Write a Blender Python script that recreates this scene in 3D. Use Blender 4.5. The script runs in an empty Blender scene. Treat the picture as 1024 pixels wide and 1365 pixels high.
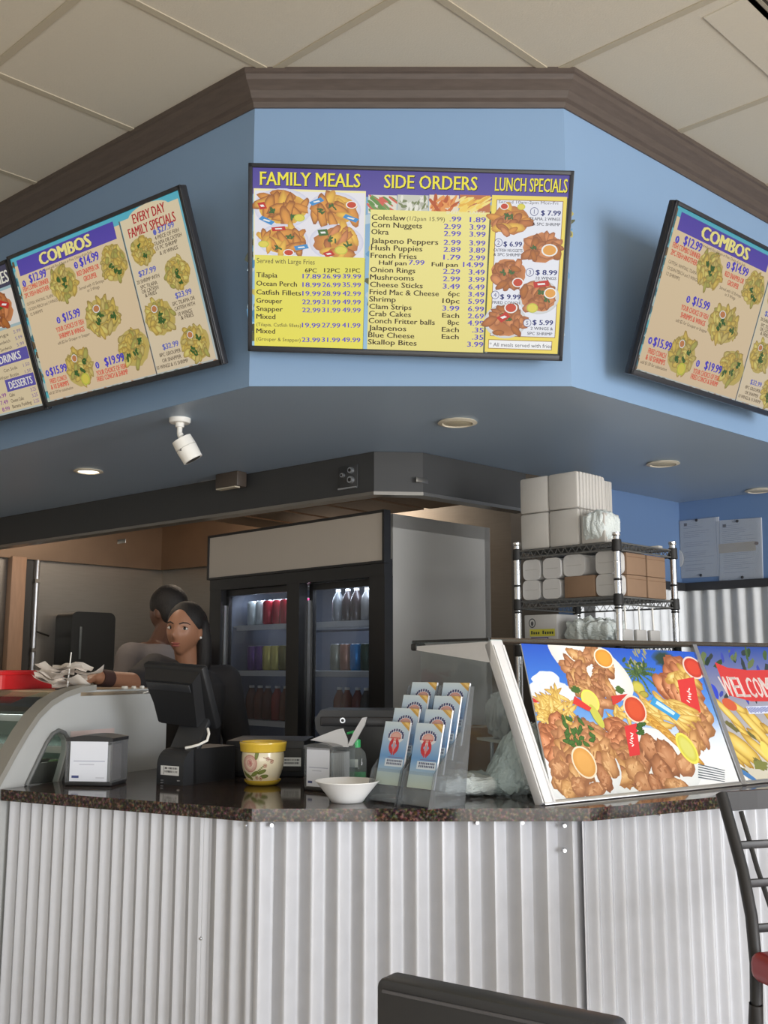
import bpy, bmesh, random
import numpy as np
from math import sin, cos, tan, radians, degrees, pi, sqrt, atan2, hypot, exp
from mathutils import Vector, Matrix, Euler

SC = bpy.context.scene
COL = SC.collection
random.seed(7)

# ------------------------------------------------------------------ camera
FPX, TILT, CAMZ = 1350.0, radians(8.63), 1.40
cd = bpy.data.cameras.new('camera')
cam = bpy.data.objects.new('camera', cd)
COL.objects.link(cam)
cd.sensor_fit = 'VERTICAL'
cd.sensor_height = 36.0
cd.lens = 36.0 * FPX / 1365.0
cd.clip_start = 0.02
cam.location = (0, 0, CAMZ)
cam.rotation_euler = (radians(90) + TILT, 0, 0)
SC.camera = cam

# ------------------------------------------------------------------ daylight, lights, exposure
SC.view_settings.view_transform = 'Standard'
SC.view_settings.look = 'None'
SC.view_settings.gamma = 1.0
SC.view_settings.exposure = 0.0
world = bpy.data.worlds.new('daylight')
SC.world = world
world.use_nodes = True
world.node_tree.nodes['Background'].inputs[0].default_value = (0.86, 0.93, 1.0, 1)
world.node_tree.nodes['Background'].inputs[1].default_value = 0.80

def area(name, loc, target, sx, sy, power, col=(1, 1, 1)):
    l = bpy.data.lights.new(name, 'AREA')
    l.shape = 'RECTANGLE'; l.size = sx; l.size_y = sy; l.energy = power; l.color = col
    o = bpy.data.objects.new(name, l)
    COL.objects.link(o)
    o.location = loc
    o.rotation_euler = (Vector(target) - Vector(loc)).to_track_quat('-Z', 'Y').to_euler()
    return o
area('window_daylight_front', (4.7, -1.9, 1.5), (0.3, 3.0, 1.3), 2.4, 2.3, 270, (0.95, 0.97, 1.0))
area('ceiling_fill', (0.5, -3.2, 0.7), (0.2, 2.2, 3.3), 5.0, 1.2, 125, (1.0, 0.97, 0.90))  # added unseen light aimed upward to brighten ceiling and soffit
area('window_daylight_side', (4.3, 0.2, 1.4), (0.0, 2.6, 1.3), 3.0, 2.0, 70, (0.95, 0.97, 1.0))
area('kitchen_fill', (-0.6, 6.0, 2.62), (-0.6, 6.0, 0), 1.2, 0.5, 18, (1.0, 0.86, 0.72))  # added lamp without a fixture, raises the ambient light in the kitchen

# ------------------------------------------------------------------ pixel <-> place helpers (photo pixels, 1024 x 1365)
CAMP = Vector((0, 0, CAMZ))
VR, VU, VW = Vector((1, 0, 0)), Vector((0, -sin(TILT), cos(TILT))), Vector((0, cos(TILT), sin(TILT)))
def ray(x, y): return VR * ((x - 512.0) / FPX) + VU * ((682.5 - y) / FPX) + VW
def at_y(x, y, Y): d = ray(x, y); return CAMP + d * (Y / d.y)
def at_z(x, y, z): d = ray(x, y); return CAMP + d * ((z - CAMZ) / d.z)
def at_plane(x, y, p, n):
    d = ray(x, y); n = Vector(n)
    return CAMP + d * ((Vector(p) - CAMP).dot(n) / d.dot(n))
def at_wall(x, y, p, dx, dy): return at_plane(x, y, p, (-dy, dx, 0))

# ------------------------------------------------------------------ materials
def S(r, g, b):
    f = lambda c: (c / 255.0) / 12.92 if c / 255.0 <= 0.04045 else ((c / 255.0 + 0.055) / 1.055) ** 2.4
    return (f(r), f(g), f(b), 1.0)
MATS = {}
def mat(name, col, rough=0.5, metal=0.0, var=0.06, scale=30.0, bump=0.0, spec=0.5, alpha=1.0, trans=0.0, emit=None, es=0.0, coat=0.0, stretch=None, rvar=0.0):
    """principled material with a procedural noise variation of colour, roughness and relief"""
    if name in MATS: return MATS[name]
    m = bpy.data.materials.new(name); m.use_nodes = True
    nt = m.node_tree; b = nt.nodes['Principled BSDF']
    tc = nt.nodes.new('ShaderNodeTexCoord'); mp = nt.nodes.new('ShaderNodeMapping')
    if stretch: mp.inputs['Scale'].default_value = stretch
    nz = nt.nodes.new('ShaderNodeTexNoise'); nz.inputs['Scale'].default_value = scale; nz.inputs['Detail'].default_value = 4
    nt.links.new(tc.outputs['Object'], mp.inputs[0]); nt.links.new(mp.outputs[0], nz.inputs['Vector'])
    mx = nt.nodes.new('ShaderNodeMix'); mx.data_type = 'RGBA'
    mx.inputs[6].default_value = tuple(c * (1 - var) for c in col[:3]) + (1,)
    mx.inputs[7].default_value = tuple(min(1, c * (1 + var)) for c in col[:3]) + (1,)
    nt.links.new(nz.outputs['Fac'], mx.inputs[0]); nt.links.new(mx.outputs[2], b.inputs['Base Color'])
    b.inputs['Roughness'].default_value = rough; b.inputs['Metallic'].default_value = metal
    b.inputs['Specular IOR Level'].default_value = spec
    b.inputs['Alpha'].default_value = alpha; b.inputs['Transmission Weight'].default_value = trans
    b.inputs['Coat Weight'].default_value = coat
    if rvar:
        mr = nt.nodes.new('ShaderNodeMapRange'); mr.inputs[3].default_value = max(0.02, rough - rvar); mr.inputs[4].default_value = min(1, rough + rvar)
        nt.links.new(nz.outputs['Fac'], mr.inputs[0]); nt.links.new(mr.outputs[0], b.inputs['Roughness'])
    if emit:
        b.inputs['Emission Color'].default_value = emit; b.inputs['Emission Strength'].default_value = es
    if bump:
        bp = nt.nodes.new('ShaderNodeBump'); bp.inputs['Strength'].default_value = bump; bp.inputs['Distance'].default_value = 0.01
        nt.links.new(nz.outputs['Fac'], bp.inputs['Height']); nt.links.new(bp.outputs[0], b.inputs['Normal'])
    MATS[name] = m
    return m
def glassy(name, tint, alpha, rough=0.05):
    """thin clear sheet: mostly see-through with a glossy reflection"""
    if name in MATS: return MATS[name]
    m = bpy.data.materials.new(name); m.use_nodes = True
    nt = m.node_tree; nt.nodes.remove(nt.nodes['Principled BSDF']); out = nt.nodes['Material Output']
    tr = nt.nodes.new('ShaderNodeBsdfTransparent'); tr.inputs[0].default_value = tint
    gl = nt.nodes.new('ShaderNodeBsdfGlossy'); gl.inputs['Roughness'].default_value = rough
    df = nt.nodes.new('ShaderNodeBsdfDiffuse'); df.inputs[0].default_value = (0.8, 0.83, 0.85, 1)
    fr = nt.nodes.new('ShaderNodeLayerWeight'); fr.inputs[0].default_value = 0.5
    pw = nt.nodes.new('ShaderNodeMath'); pw.operation = 'POWER'; pw.inputs[1].default_value = 4.0; nt.links.new(fr.outputs['Facing'], pw.inputs[0])
    ma = nt.nodes.new('ShaderNodeMath'); ma.operation = 'MULTIPLY_ADD'; ma.inputs[1].default_value = 0.55; ma.inputs[2].default_value = 0.03; nt.links.new(pw.outputs[0], ma.inputs[0])
    m1 = nt.nodes.new('ShaderNodeMixShader'); m2 = nt.nodes.new('ShaderNodeMixShader'); m2.inputs[0].default_value = alpha
    nt.links.new(ma.outputs[0], m1.inputs[0]); nt.links.new(tr.outputs[0], m1.inputs[1]); nt.links.new(gl.outputs[0], m1.inputs[2])
    nt.links.new(m1.outputs[0], m2.inputs[1]); nt.links.new(df.outputs[0], m2.inputs[2])
    nt.links.new(m2.outputs[0], out.inputs[0])
    MATS[name] = m
    return m
def printed(name, emis=0.0, rough=0.35):
    """printed or displayed artwork: colour comes from the artwork's own colour attribute"""
    if name in MATS: return MATS[name]
    m = bpy.data.materials.new(name); m.use_nodes = True
    nt = m.node_tree; b = nt.nodes['Principled BSDF']
    a = nt.nodes.new('ShaderNodeVertexColor'); a.layer_name = 'ink'
    b.inputs['Roughness'].default_value = rough
    if emis:
        b.inputs['Base Color'].default_value = (0.01, 0.01, 0.01, 1)
        b.inputs['Specular IOR Level'].default_value = 0.25
        nt.links.new(a.outputs[0], b.inputs['Emission Color']); b.inputs['Emission Strength'].default_value = emis
    else:
        nt.links.new(a.outputs[0], b.inputs['Base Color'])
    MATS[name] = m
    return m

# ------------------------------------------------------------------ mesh builder
class MB:
    def __init__(s): s.v = []; s.f = []; s.m = []; s.sm = []
    def add(s, vs, fs, m=0, smooth=False, M=None):
        o = len(s.v)
        for p in vs:
            p = Vector(p)
            s.v.append(tuple(M @ p) if M is not None else tuple(p))
        for f in fs: s.f.append([o + i for i in f]); s.m.append(m); s.sm.append(smooth)
        return s
    def box(s, c, d, m=0, M=None, r=0.0, seg=2):
        x, y, z = (k / 2 for k in d)
        if r <= 0:
            vs = [(c[0] + a * x, c[1] + b * y, c[2] + e * z) for e in (-1, 1) for b in (-1, 1) for a in (-1, 1)]
            return s.add(vs, [(0, 2, 3, 1), (4, 5, 7, 6), (0, 1, 5, 4), (2, 6, 7, 3), (0, 4, 6, 2), (1, 3, 7, 5)], m, False, M)
        bm = bmesh.new(); bmesh.ops.create_cube(bm, size=1)
        bmesh.ops.scale(bm, vec=d, verts=bm.verts)
        bmesh.ops.bevel(bm, geom=bm.edges[:], offset=min(r, min(d) * 0.49), segments=seg, affect='EDGES', profile=0.5)
        bmesh.ops.translate(bm, vec=c, verts=bm.verts)
        s.bm(bm, m, True, M); return s
    def bm(s, bm, m=0, smooth=False, M=None):
        bm.verts.index_update()
        s.add([v.co.copy() for v in bm.verts], [[v.index for v in f.verts] for f in bm.faces], m, smooth, M); bm.free()
        return s
    def rod(s, p0, p1, r0, r1=None, n=12, m=0, M=None, smooth=True):
        r1 = r0 if r1 is None else r1
        p0, p1 = Vector(p0), Vector(p1); d = (p1 - p0).normalized()
        a = d.orthogonal().normalized(); b = d.cross(a)
        vs = [p0 + (a * cos(t) + b * sin(t)) * r0 for t in [2 * pi * i / n for i in range(n)]]
        vs += [p1 + (a * cos(t) + b * sin(t)) * r1 for t in [2 * pi * i / n for i in range(n)]]
        s.add(vs, [(i, (i + 1) % n, n + (i + 1) % n, n + i) for i in range(n)], m, smooth, M)
        s.add(vs[:n], [list(range(n))[::-1]], m, False, M); s.add(vs[n:], [list(range(n))], m, False, M)
        return s
    def tube(s, pts, r, n=8, m=0, M=None, closed=False):
        pts = [Vector(p) for p in pts]; k = len(pts); rs = r if isinstance(r, (list, tuple)) else [r] * k
        vs = []; a = None
        for i, p in enumerate(pts):
            d = (pts[min(i + 1, k - 1)] - pts[max(i - 1, 0)]).normalized()
            a = d.orthogonal().normalized() if a is None else (a - d * a.dot(d)).normalized()
            b = d.cross(a)
            vs += [p + (a * cos(2 * pi * j / n) + b * sin(2 * pi * j / n)) * rs[i] for j in range(n)]
        fs = [(i * n + j, i * n + (j + 1) % n, (i + 1) * n + (j + 1) % n, (i + 1) * n + j) for i in range(k - 1) for j in range(n)]
        fs += [list(range(n))[::-1], [(k - 1) * n + j for j in range(n)]]
        return s.add(vs, fs, m, True, M)
    def lathe(s, prof, n=32, m=0, M=None, smooth=True, squash=1.0):
        vs = [(r * cos(2 * pi * j / n), r * squash * sin(2 * pi * j / n), z) for r, z in prof for j in range(n)]
        k = len(prof)
        fs = [(i * n + j, i * n + (j + 1) % n, (i + 1) * n + (j + 1) % n, (i + 1) * n + j) for i in range(k - 1) for j in range(n)]
        s.add(vs, fs, m, smooth, M)
        return s
    def ball(s, c, r, m=0, M=None, n=16, k=10):
        r = (r, r, r) if not isinstance(r, (tuple, list)) else r
        vs = []
        for i in range(k + 1):
            t = pi * i / k
            for j in range(n):
                a = 2 * pi * j / n
                vs.append((c[0] + r[0] * sin(t) * cos(a), c[1] + r[1] * sin(t) * sin(a), c[2] - r[2] * cos(t)))
        fs = [(i * n + j, i * n + (j + 1) % n, (i + 1) * n + (j + 1) % n, (i + 1) * n + j) for i in range(k) for j in range(n)]
        return s.add(vs, fs, m, True, M)
    def prism(s, poly, a, b, m=0, M=None, smooth=False):
        """poly: points (x,z) in the local XZ plane, from y=a to y=b"""
        n = len(poly)
        vs = [(x, a, z) for x, z in poly] + [(x, b, z) for x, z in poly]
        fs = [list(range(n)), [n + i for i in range(n)][::-1]]
        s.add(vs, fs, m, False, M)
        s.add(vs, [(i, n + i, n + (i + 1) % n, (i + 1) % n) for i in range(n)], m, smooth, M)
        return s
    def plate(s, poly, z0, z1, m=0, M=None):
        """poly: points (x,y) in plan, from z0 to z1"""
        n = len(poly)
        vs = [(x, y, z0) for x, y in poly] + [(x, y, z1) for x, y in poly]
        fs = [list(range(n))[::-1], [n + i for i in range(n)]] + [(i, (i + 1) % n, n + (i + 1) % n, n + i) for i in range(n)]
        return s.add(vs, fs, m, False, M)
    def holed(s, outer, holes, a, b, m=0, M=None):
        """like prism, with holes"""
        bm = bmesh.new(); loops = []
        for L in [outer] + holes:
            vs = [bm.verts.new((x, a, z)) for x, z in L]
            loops.append(vs)
            for i in range(len(vs)): bm.edges.new((vs[i], vs[(i + 1) % len(vs)]))
        bmesh.ops.triangle_fill(bm, use_beauty=True, use_dissolve=False, edges=bm.edges[:])
        g = bmesh.ops.extrude_face_region(bm, geom=bm.faces[:])
        bmesh.ops.translate(bm, vec=(0, b - a, 0), verts=[e for e in g['geom'] if isinstance(e, bmesh.types.BMVert)])
        bmesh.ops.recalc_face_normals(bm, faces=bm.faces[:])
        return s.bm(bm, m, False, M)
    def build(s, name, mats, parent=None, loc=None, rz=0.0):
        me = bpy.data.meshes.new(name)
        me.from_pydata(s.v, [], s.f)
        for m in (mats if isinstance(mats, (list, tuple)) else [mats]): me.materials.append(m)
        me.polygons.foreach_set('material_index', s.m)
        me.polygons.foreach_set('use_smooth', s.sm)
        bm = bmesh.new(); bm.from_mesh(me)
        bmesh.ops.remove_doubles(bm, verts=bm.verts, dist=1e-6)
        bmesh.ops.recalc_face_normals(bm, faces=bm.faces)
        bm.to_mesh(me); bm.free()
        me.validate()
        if any(s.sm) and hasattr(me, 'set_sharp_from_angle'): me.set_sharp_from_angle(angle=radians(42))
        o = bpy.data.objects.new(name, me); COL.objects.link(o)
        if parent is not None: o.parent = parent
        if loc is not None: o.location = loc
        o.rotation_euler = (0, 0, rz)
        return o
def thing(name, label, cat, loc=(0, 0, 0), rz=0.0, group=None, rot=None):
    o = bpy.data.objects.new(name, None); COL.objects.link(o)
    o.empty_display_size = 0.05
    o.location = loc; o.rotation_euler = rot if rot is not None else (0, 0, rz)
    return tag(o, label, cat, group)
def tag(o, label, cat, group=None):
    o['label'] = label; o['category'] = cat
    if group: o['group'] = group
    return o
def struct(o): o['kind'] = 'structure'; return o
def kids(o): return [c for c in bpy.data.objects if c.parent == o]
def dup(root, loc, rz=None, label=None, rot=None):
    r = root.copy(); COL.objects.link(r); r.location = loc
    if rz is not None: r.rotation_euler = (0, 0, rz)
    if rot is not None: r.rotation_euler = rot
    if label: r['label'] = label
    for ch in kids(root):
        c = ch.copy(); COL.objects.link(c); c.parent = r
        for g in kids(ch):
            d = g.copy(); COL.objects.link(d); d.parent = c
    return r
def frame_at(loc, rz): return Matrix.Translation(Vector(loc)) @ Matrix.Rotation(rz, 4, 'Z')

# ------------------------------------------------------------------ flat artwork (menus, posters, labels)
GLY = {}
def glyphs(s, bold):
    k = (s, bold)
    if k not in GLY:
        cu = bpy.data.curves.new('lettering', 'FONT'); cu.body = s; cu.resolution_u = 2; cu.offset = bold
        ob = bpy.data.objects.new('lettering', cu); me = ob.to_mesh()
        GLY[k] = ([tuple(v.co[:2]) for v in me.vertices], [tuple(p.vertices) for p in me.polygons])
        ob.to_mesh_clear(); bpy.data.objects.remove(ob); bpy.data.curves.remove(cu)
    return GLY[k]
CAPH = max(v[1] for v in glyphs('H', 0.0)[0])
class Art:
    """2D artwork in metres (u right, v up) collected in thin layers into one mesh"""
    def __init__(s): s.v = []; s.f = []; s.c = []; s.lay = 0.0
    def up(s, d=1.0): s.lay += d; return s
    def poly(s, pts, col, cols=None, center=None):
        s.lay += 0.03; o = len(s.v); n = len(pts)
        if center is None:
            for i, p in enumerate(pts): s.v.append((p[0], p[1], s.lay)); s.c.append(cols[i] if cols else col)
            s.f.append(list(range(o, o + n)))
        return s
    def rect(s, u0, v0, u1, v1, col, col2=None):
        c2 = col2 or col
        return s.poly([(u0, v0), (u1, v0), (u1, v1), (u0, v1)], col, [col, col, c2, c2])
    def ell(s, cu, cv, ru, rv, col, ang=0.0, n=20, rim=None, jit=0.0, hl=None):
        """filled ellipse; rim / hl give a darker edge and a lighter heart (as printed)"""
        s.lay += 0.03; o = len(s.v); ca, sa = cos(ang), sin(ang)
        js = [1 + random.uniform(-jit, jit) for _ in range(n)]
        for k, c in ((1.0, rim or col), (0.62, col)):
            for i in range(n):
                t = 2 * pi * i / n; x = ru * k * js[i] * cos(t); y = rv * k * js[i] * sin(t)
                s.v.append((cu + x * ca - y * sa, cv + x * sa + y * ca, s.lay)); s.c.append(c)
        s.v.append((cu - ru * 0.1, cv + rv * 0.15, s.lay)); s.c.append(hl or col)
        for i in range(n):
            j = (i + 1) % n
            s.f.append((o + i, o + j, o + n + j, o + n + i)); s.f.append((o + n + i, o + n + j, o + 2 * n))
        return s
    def text(s, txt, u, v, h, col, w=None, bold=0.0, serif=0.0, align='l', ang=0.0, sx=1.0):
        vs, fs = glyphs(txt, 0.0)
        if not vs: return s
        x0 = min(p[0] for p in vs); x1 = max(p[0] for p in vs)
        ky = h / CAPH; kx = (w / (x1 - x0)) if w else ky * sx
        W_ = (x1 - x0) * kx; du = {'l': 0, 'c': -W_ / 2, 'r': -W_}[align]
        s.lay += 0.15; ca, sa = cos(ang), sin(ang)
        def put(p):
            x = (p[0] - x0) * kx + du; y = p[1] * ky
            s.v.append((u + x * ca - y * sa, v + x * sa + y * ca, s.lay)); s.c.append(col)
        for k in ((0,) if bold < .008 else (-1, 0, 1)):
            o = len(s.v)
            for p in vs: put((p[0] + k * bold * 1.1, p[1]))
            for f in fs: s.f.append([o + i for i in f])
        if serif:
            seen = {}
            for f in fs:
                for i in range(len(f)):
                    e = tuple(sorted((f[i], f[(i + 1) % len(f)]))); seen[e] = seen.get(e, 0) + 1
            for e, k in seen.items():
                a, b = vs[e[0]], vs[e[1]]
                if k == 1 and abs(a[1] - b[1]) < 0.004 and 0.07 < abs(a[0] - b[0]) < 0.75:
                    l, r = min(a[0], b[0]), max(a[0], b[0])
                    if abs(a[1]) < 0.03: y0, y1 = a[1], a[1] + serif * 1.1
                    elif abs(a[1] - CAPH) < 0.03: y0, y1 = a[1] - serif * 1.1, a[1]
                    else: continue
                    o = len(s.v)
                    for p in ((l - serif, y0), (r + serif, y0), (r + serif, y1), (l - serif, y1)): put(p)
                    s.f.append([o, o + 1, o + 2, o + 3])
        return s
    def build(s, name, m, parent, base=0.0, eps=2.0e-5, back=None, fn=None):
        """laid on the local XZ plane facing -Y, lifted from y=base towards -Y"""
        me = bpy.data.meshes.new(name)
        fn = fn or (lambda u, v, l: (u, base - l * eps, v))
        me.from_pydata([fn(*p) for p in s.v], [], s.f)
        a = me.color_attributes.new('ink', 'FLOAT_COLOR', 'POINT')
        a.data.foreach_set('color', np.array([c[:4] for c in s.c], dtype=np.float32).ravel())
        me.materials.append(m)
        o = bpy.data.objects.new(name, me); COL.objects.link(o)
        if parent is not None: o.parent = parent
        return o

CR = {k: S(*v) for k, v in dict(fry=(222, 176, 72), fry2=(196, 140, 60), brown=(176, 108, 58), brown2=(136, 74, 38), gold=(206, 140, 62), gold2=(168, 100, 42),
      tan=(200, 130, 80), tan2=(150, 86, 52), red=(190, 42, 34), orange=(226, 160, 72), sauce=(196, 66, 40), white=(236, 236, 232), grey=(200, 202, 204),
      green=(62, 104, 44), dgreen=(38, 70, 34), lemon=(222, 206, 84), lime=(190, 196, 70), yel=(226, 214, 80), y1=(208, 180, 88), y1d=(166, 132, 62), y2=(198, 178, 104), y2d=(150, 128, 70), y3=(214, 198, 110), y4=(170, 164, 84), blue=(60, 140, 200), navy=(46, 50, 130)).items()}
def dish(A, cu, cv, ru, rv, seed=0, n=26, kind='mix', plate=None, size=0.3, cup=None, lemon=None, packet=None, herb=2, dim=1.0):
    """a printed picture of a plate of fried food"""
    rnd = random.Random(seed)
    D = lambda c: tuple(k * dim for k in c[:3]) + (1,)
    pal = {'mix': [('gold', 'gold2'), ('brown', 'brown2'), ('fry', 'fry2'), ('tan', 'tan2')], 'fish': [('gold', 'gold2'), ('fry', 'fry2'), ('gold', 'brown2')],
           'wing': [('brown', 'brown2'), ('tan', 'tan2'), ('gold2', 'brown2')], 'fries': [('fry', 'fry2'), ('yel', 'fry2')], 'yellow': [('y1', 'y1d'), ('y2', 'y2d'), ('y3', 'y1d'), ('y4', 'y2d'), ('y1', 'y2d')]}[kind]
    if plate: A.ell(cu, cv, ru * plate, rv * plate, D(CR['white']), n=28, rim=D(CR['grey']))
    A.ell(cu, cv, ru * 0.93, rv * 0.93, D(CR[pal[0][0]]), n=24, jit=0.08, rim=D(CR[pal[1][0]]))
    pts = sorted([(rnd.random() ** 0.5, rnd.uniform(0, 2 * pi)) for _ in range(n)], key=lambda q: -q[0] * sin(q[1]))
    for q, t in pts:
        u, v = cu + ru * 0.85 * q * cos(t), cv + rv * 0.85 * q * sin(t)
        a, b = rnd.choice(pal); k = rnd.uniform(0.7, 1.25) * size
        A.ell(u, v, ru * k, rv * k * (0.35 if kind == 'fries' else 0.6), D(CR[a]), ang=rnd.uniform(0, pi), n=11, rim=D(CR[b]), jit=0.14, hl=D(tuple(min(1, c * 1.25) for c in CR[a][:3])))
    for _ in range(herb):
        t = rnd.uniform(0, 2 * pi); q = rnd.uniform(0.1, 0.6)
        for _ in range(5):
            A.ell(cu + ru * (q * cos(t) + rnd.uniform(-.12, .12)), cv + rv * (q * sin(t) + rnd.uniform(-.12, .12)), ru * 0.1, rv * 0.07, D(CR['green']), ang=rnd.uniform(0, pi), n=8, rim=D(CR['dgreen']), jit=0.3)
    for k, c in ((cup, 'sauce'), (lemon, 'lemon')):
        if k:
            A.ell(cu + ru * k[0], cv + rv * k[1], ru * k[2], rv * k[2], D(CR['white'] if c == 'sauce' else CR['lime']), n=16)
            A.ell(cu + ru * k[0], cv + rv * k[1], ru * k[2] * .8, rv * k[2] * .8, D(CR[k[3] if len(k) > 3 else c]), n=16)
    if packet:
        for (x, y, w, h, a, c) in packet:
            U, V = cu + ru * x, cv + rv * y
            q = [(U + ru * (sxx * w * cos(a) - syy * h * sin(a)), V + rv * (sxx * w * sin(a) + syy * h * cos(a))) for sxx, syy in ((-1, -1), (1, -1), (1, 1), (-1, 1))]
            A.poly(q, D(CR[c]))
            q2 = [(U + (p[0] - U) * .5, V + (p[1] - V) * .3) for p in q]; A.poly(q2, D(CR['white']))

# ================================================================== THE SETTING
C40, S40 = cos(radians(40)), sin(radians(40))
FL, FR = Vector((-0.426, 3.10)), Vector((0.592, 3.10))
FE0 = FL + Vector((-C40, S40)) * 2.9
FE1 = FR + Vector((cos(radians(41.3)), sin(radians(41.3)))) * 1.9
Z_SOF, Z_CEIL = 2.272, 3.32

def offset_path(path, d):
    """plan path moved by d to its right-hand side (towards the dining room for left-to-right paths)"""
    path = [Vector(p[:2]) for p in path]; out = []
    for i, p in enumerate(path):
        ns = []
        if i > 0: t = (p - path[i - 1]).normalized(); ns.append(Vector((t.y, -t.x)))
        if i < len(path) - 1: t = (path[i + 1] - p).normalized(); ns.append(Vector((t.y, -t.x)))
        n = (ns[0] + ns[-1]).normalized() if len(ns) == 2 else ns[0]
        out.append(p + n * (d / n.dot(ns[0])))
    return out
def sweep(mb, path, prof, m=0, smooth=False):
    """profile (out, z) closed, swept along a plan path with mitred corners"""
    k = len(prof); vs = []
    cols = [offset_path(path, o) for o, z in prof]
    for i in range(len(path)):
        for j, (o, z) in enumerate(prof): vs.append((cols[j][i].x, cols[j][i].y, z))
    n = len(path)
    fs = [(i * k + j, i * k + (j + 1) % k, (i + 1) * k + (j + 1) % k, (i + 1) * k + j) for i in range(n - 1) for j in range(k)]
    fs += [list(range(k)), [(n - 1) * k + j for j in range(k)][::-1]]
    mb.add(vs, fs, m, smooth)
    return mb

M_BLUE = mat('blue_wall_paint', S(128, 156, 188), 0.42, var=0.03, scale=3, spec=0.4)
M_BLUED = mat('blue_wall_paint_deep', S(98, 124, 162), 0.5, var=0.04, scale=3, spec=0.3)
M_SOF = mat('soffit_paint', S(150, 168, 188), 0.38, var=0.03, scale=3, spec=0.4)
M_CEIL = mat('ceiling_tile', S(198, 190, 174), 0.9, var=0.035, scale=160, bump=0.08, spec=0.1)
M_TBAR = mat('ceiling_grid_paint', S(176, 166, 146), 0.6, var=0.02, spec=0.2)
M_CROWN = mat('dark_wood_crown', S(84, 74, 68), 0.45, var=0.25, scale=14, stretch=(1, 1, 9), spec=0.3)
M_FLOOR = mat('floor_tile', S(190, 176, 158), 0.35, var=0.12, scale=6)
M_CREAM = mat('dining_wall_paint', S(206, 200, 188), 0.8, var=0.03, scale=4)
M_STEEL = mat('brushed_stainless', S(150, 146, 140), 0.34, metal=0.9, var=0.10, scale=9, stretch=(1, 1, 14), rvar=0.06)
M_STEELD = mat('dark_stainless', S(66, 66, 66), 0.6, metal=0.3, var=0.1, scale=8, stretch=(1, 1, 8), rvar=0.06)
M_GALV = mat('galvanised_sheet', S(186, 188, 194), 0.48, metal=0.2, var=0.07, scale=26, rvar=0.08)
M_GALV2 = mat('galvanised_sheet_wall', S(196, 198, 200), 0.5, metal=0.4, var=0.07, scale=26)
M_BLK = mat('black_plastic', S(46, 46, 48), 0.42, var=0.1, scale=40)
M_BLKM = mat('black_matte', S(30, 29, 29), 0.6, var=0.12, scale=40)
M_WHT = mat('white_plastic', S(232, 230, 224), 0.4, var=0.03, scale=30)
M_CHROME = mat('chrome', S(225, 226, 228), 0.14, metal=1.0, var=0.04, scale=40)
M_ALU = mat('aluminium', S(206, 208, 212), 0.28, metal=0.9, var=0.05, scale=30)
M_WOODP = mat('pale_wood', S(168, 136, 112), 0.6, var=0.2, scale=8, stretch=(8, 8, 1))

struct(MB().plate([(-5, -5), (5.4, -5), (5.4, 8.6), (-5, 8.6)], -0.1, 0.0).build('floor', M_FLOOR))
struct(MB().plate([(-5, -5), (5.4, -5), (5.4, 8.6), (-5, 8.6)], Z_CEIL, Z_CEIL + 0.08).build('ceiling', M_CEIL))
g = MB()
NA, DA = Vector((0.676, 0.737)), Vector((0.737, -0.676))
NB, DB = Vector((-0.701, 0.713)), Vector((0.713, 0.701))
for k in range(-9, 9):
    for N_, D_, off in ((NA, DA, 1.375 + 0.6262 * k), (NB, DB, 1.165 + 0.637 * k)):
        pts = []
        c = N_ * off
        for t in [i * 0.02 for i in range(-500, 501)]:
            p = c + D_ * t
            if -4.9 < p.x < 5.3 and -4.9 < p.y < 5.5: pts.append(p)
        if len(pts) > 5:
            a, b = pts[0], pts[-1]; h = N_ * 0.0125
            g.plate([(a - h)[:], (b - h)[:], (b + h)[:], (a + h)[:]], Z_CEIL - 0.004, Z_CEIL + 0.002)
struct(g.build('trim_1', M_TBAR))
FPATH = [FE0, FL, FR, FE1]
struct(sweep(MB(), FPATH, [(0, Z_SOF), (0, Z_CEIL), (-0.12, Z_CEIL), (-0.12, Z_SOF + .04), (-0.004, Z_SOF + .04), (-0.004, Z_SOF)]).build('wall_front', M_BLUE))
crown = [(0.0, Z_CEIL - 0.105), (0.006, Z_CEIL - 0.105), (0.012, Z_CEIL - 0.088), (0.022, Z_CEIL - 0.08), (0.034, Z_CEIL - 0.06), (0.05, Z_CEIL - 0.043),
         (0.058, Z_CEIL - 0.035), (0.064, Z_CEIL - 0.02), (0.07, Z_CEIL - 0.016), (0.07, Z_CEIL), (0.0, Z_CEIL)]
struct(sweep(MB(), FPATH, crown, smooth=False).build('trim_2', M_CROWN))
# soffit underside
WC = Vector((1.594, 5.408))
SB0, SB1, SB2, SB3 = Vector((-2.95, 6.53)), Vector((-0.037, 4.09)), Vector((0.155, 4.11)), Vector((0.64, 4.565))
e0, e1 = offset_path(FPATH, -0.002)[0], offset_path(FPATH, -0.002)[-1]
fi = offset_path(FPATH, -0.0045)
struct(MB().plate([fi[0][:], fi[1][:], fi[2][:], fi[3][:], (2.45, 4.55), WC[:], (0.86, 4.73), SB3[:], SB2[:], SB1[:], SB0[:]], Z_SOF, Z_SOF + 0.03).build('ceiling_soffit', M_SOF))
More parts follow.
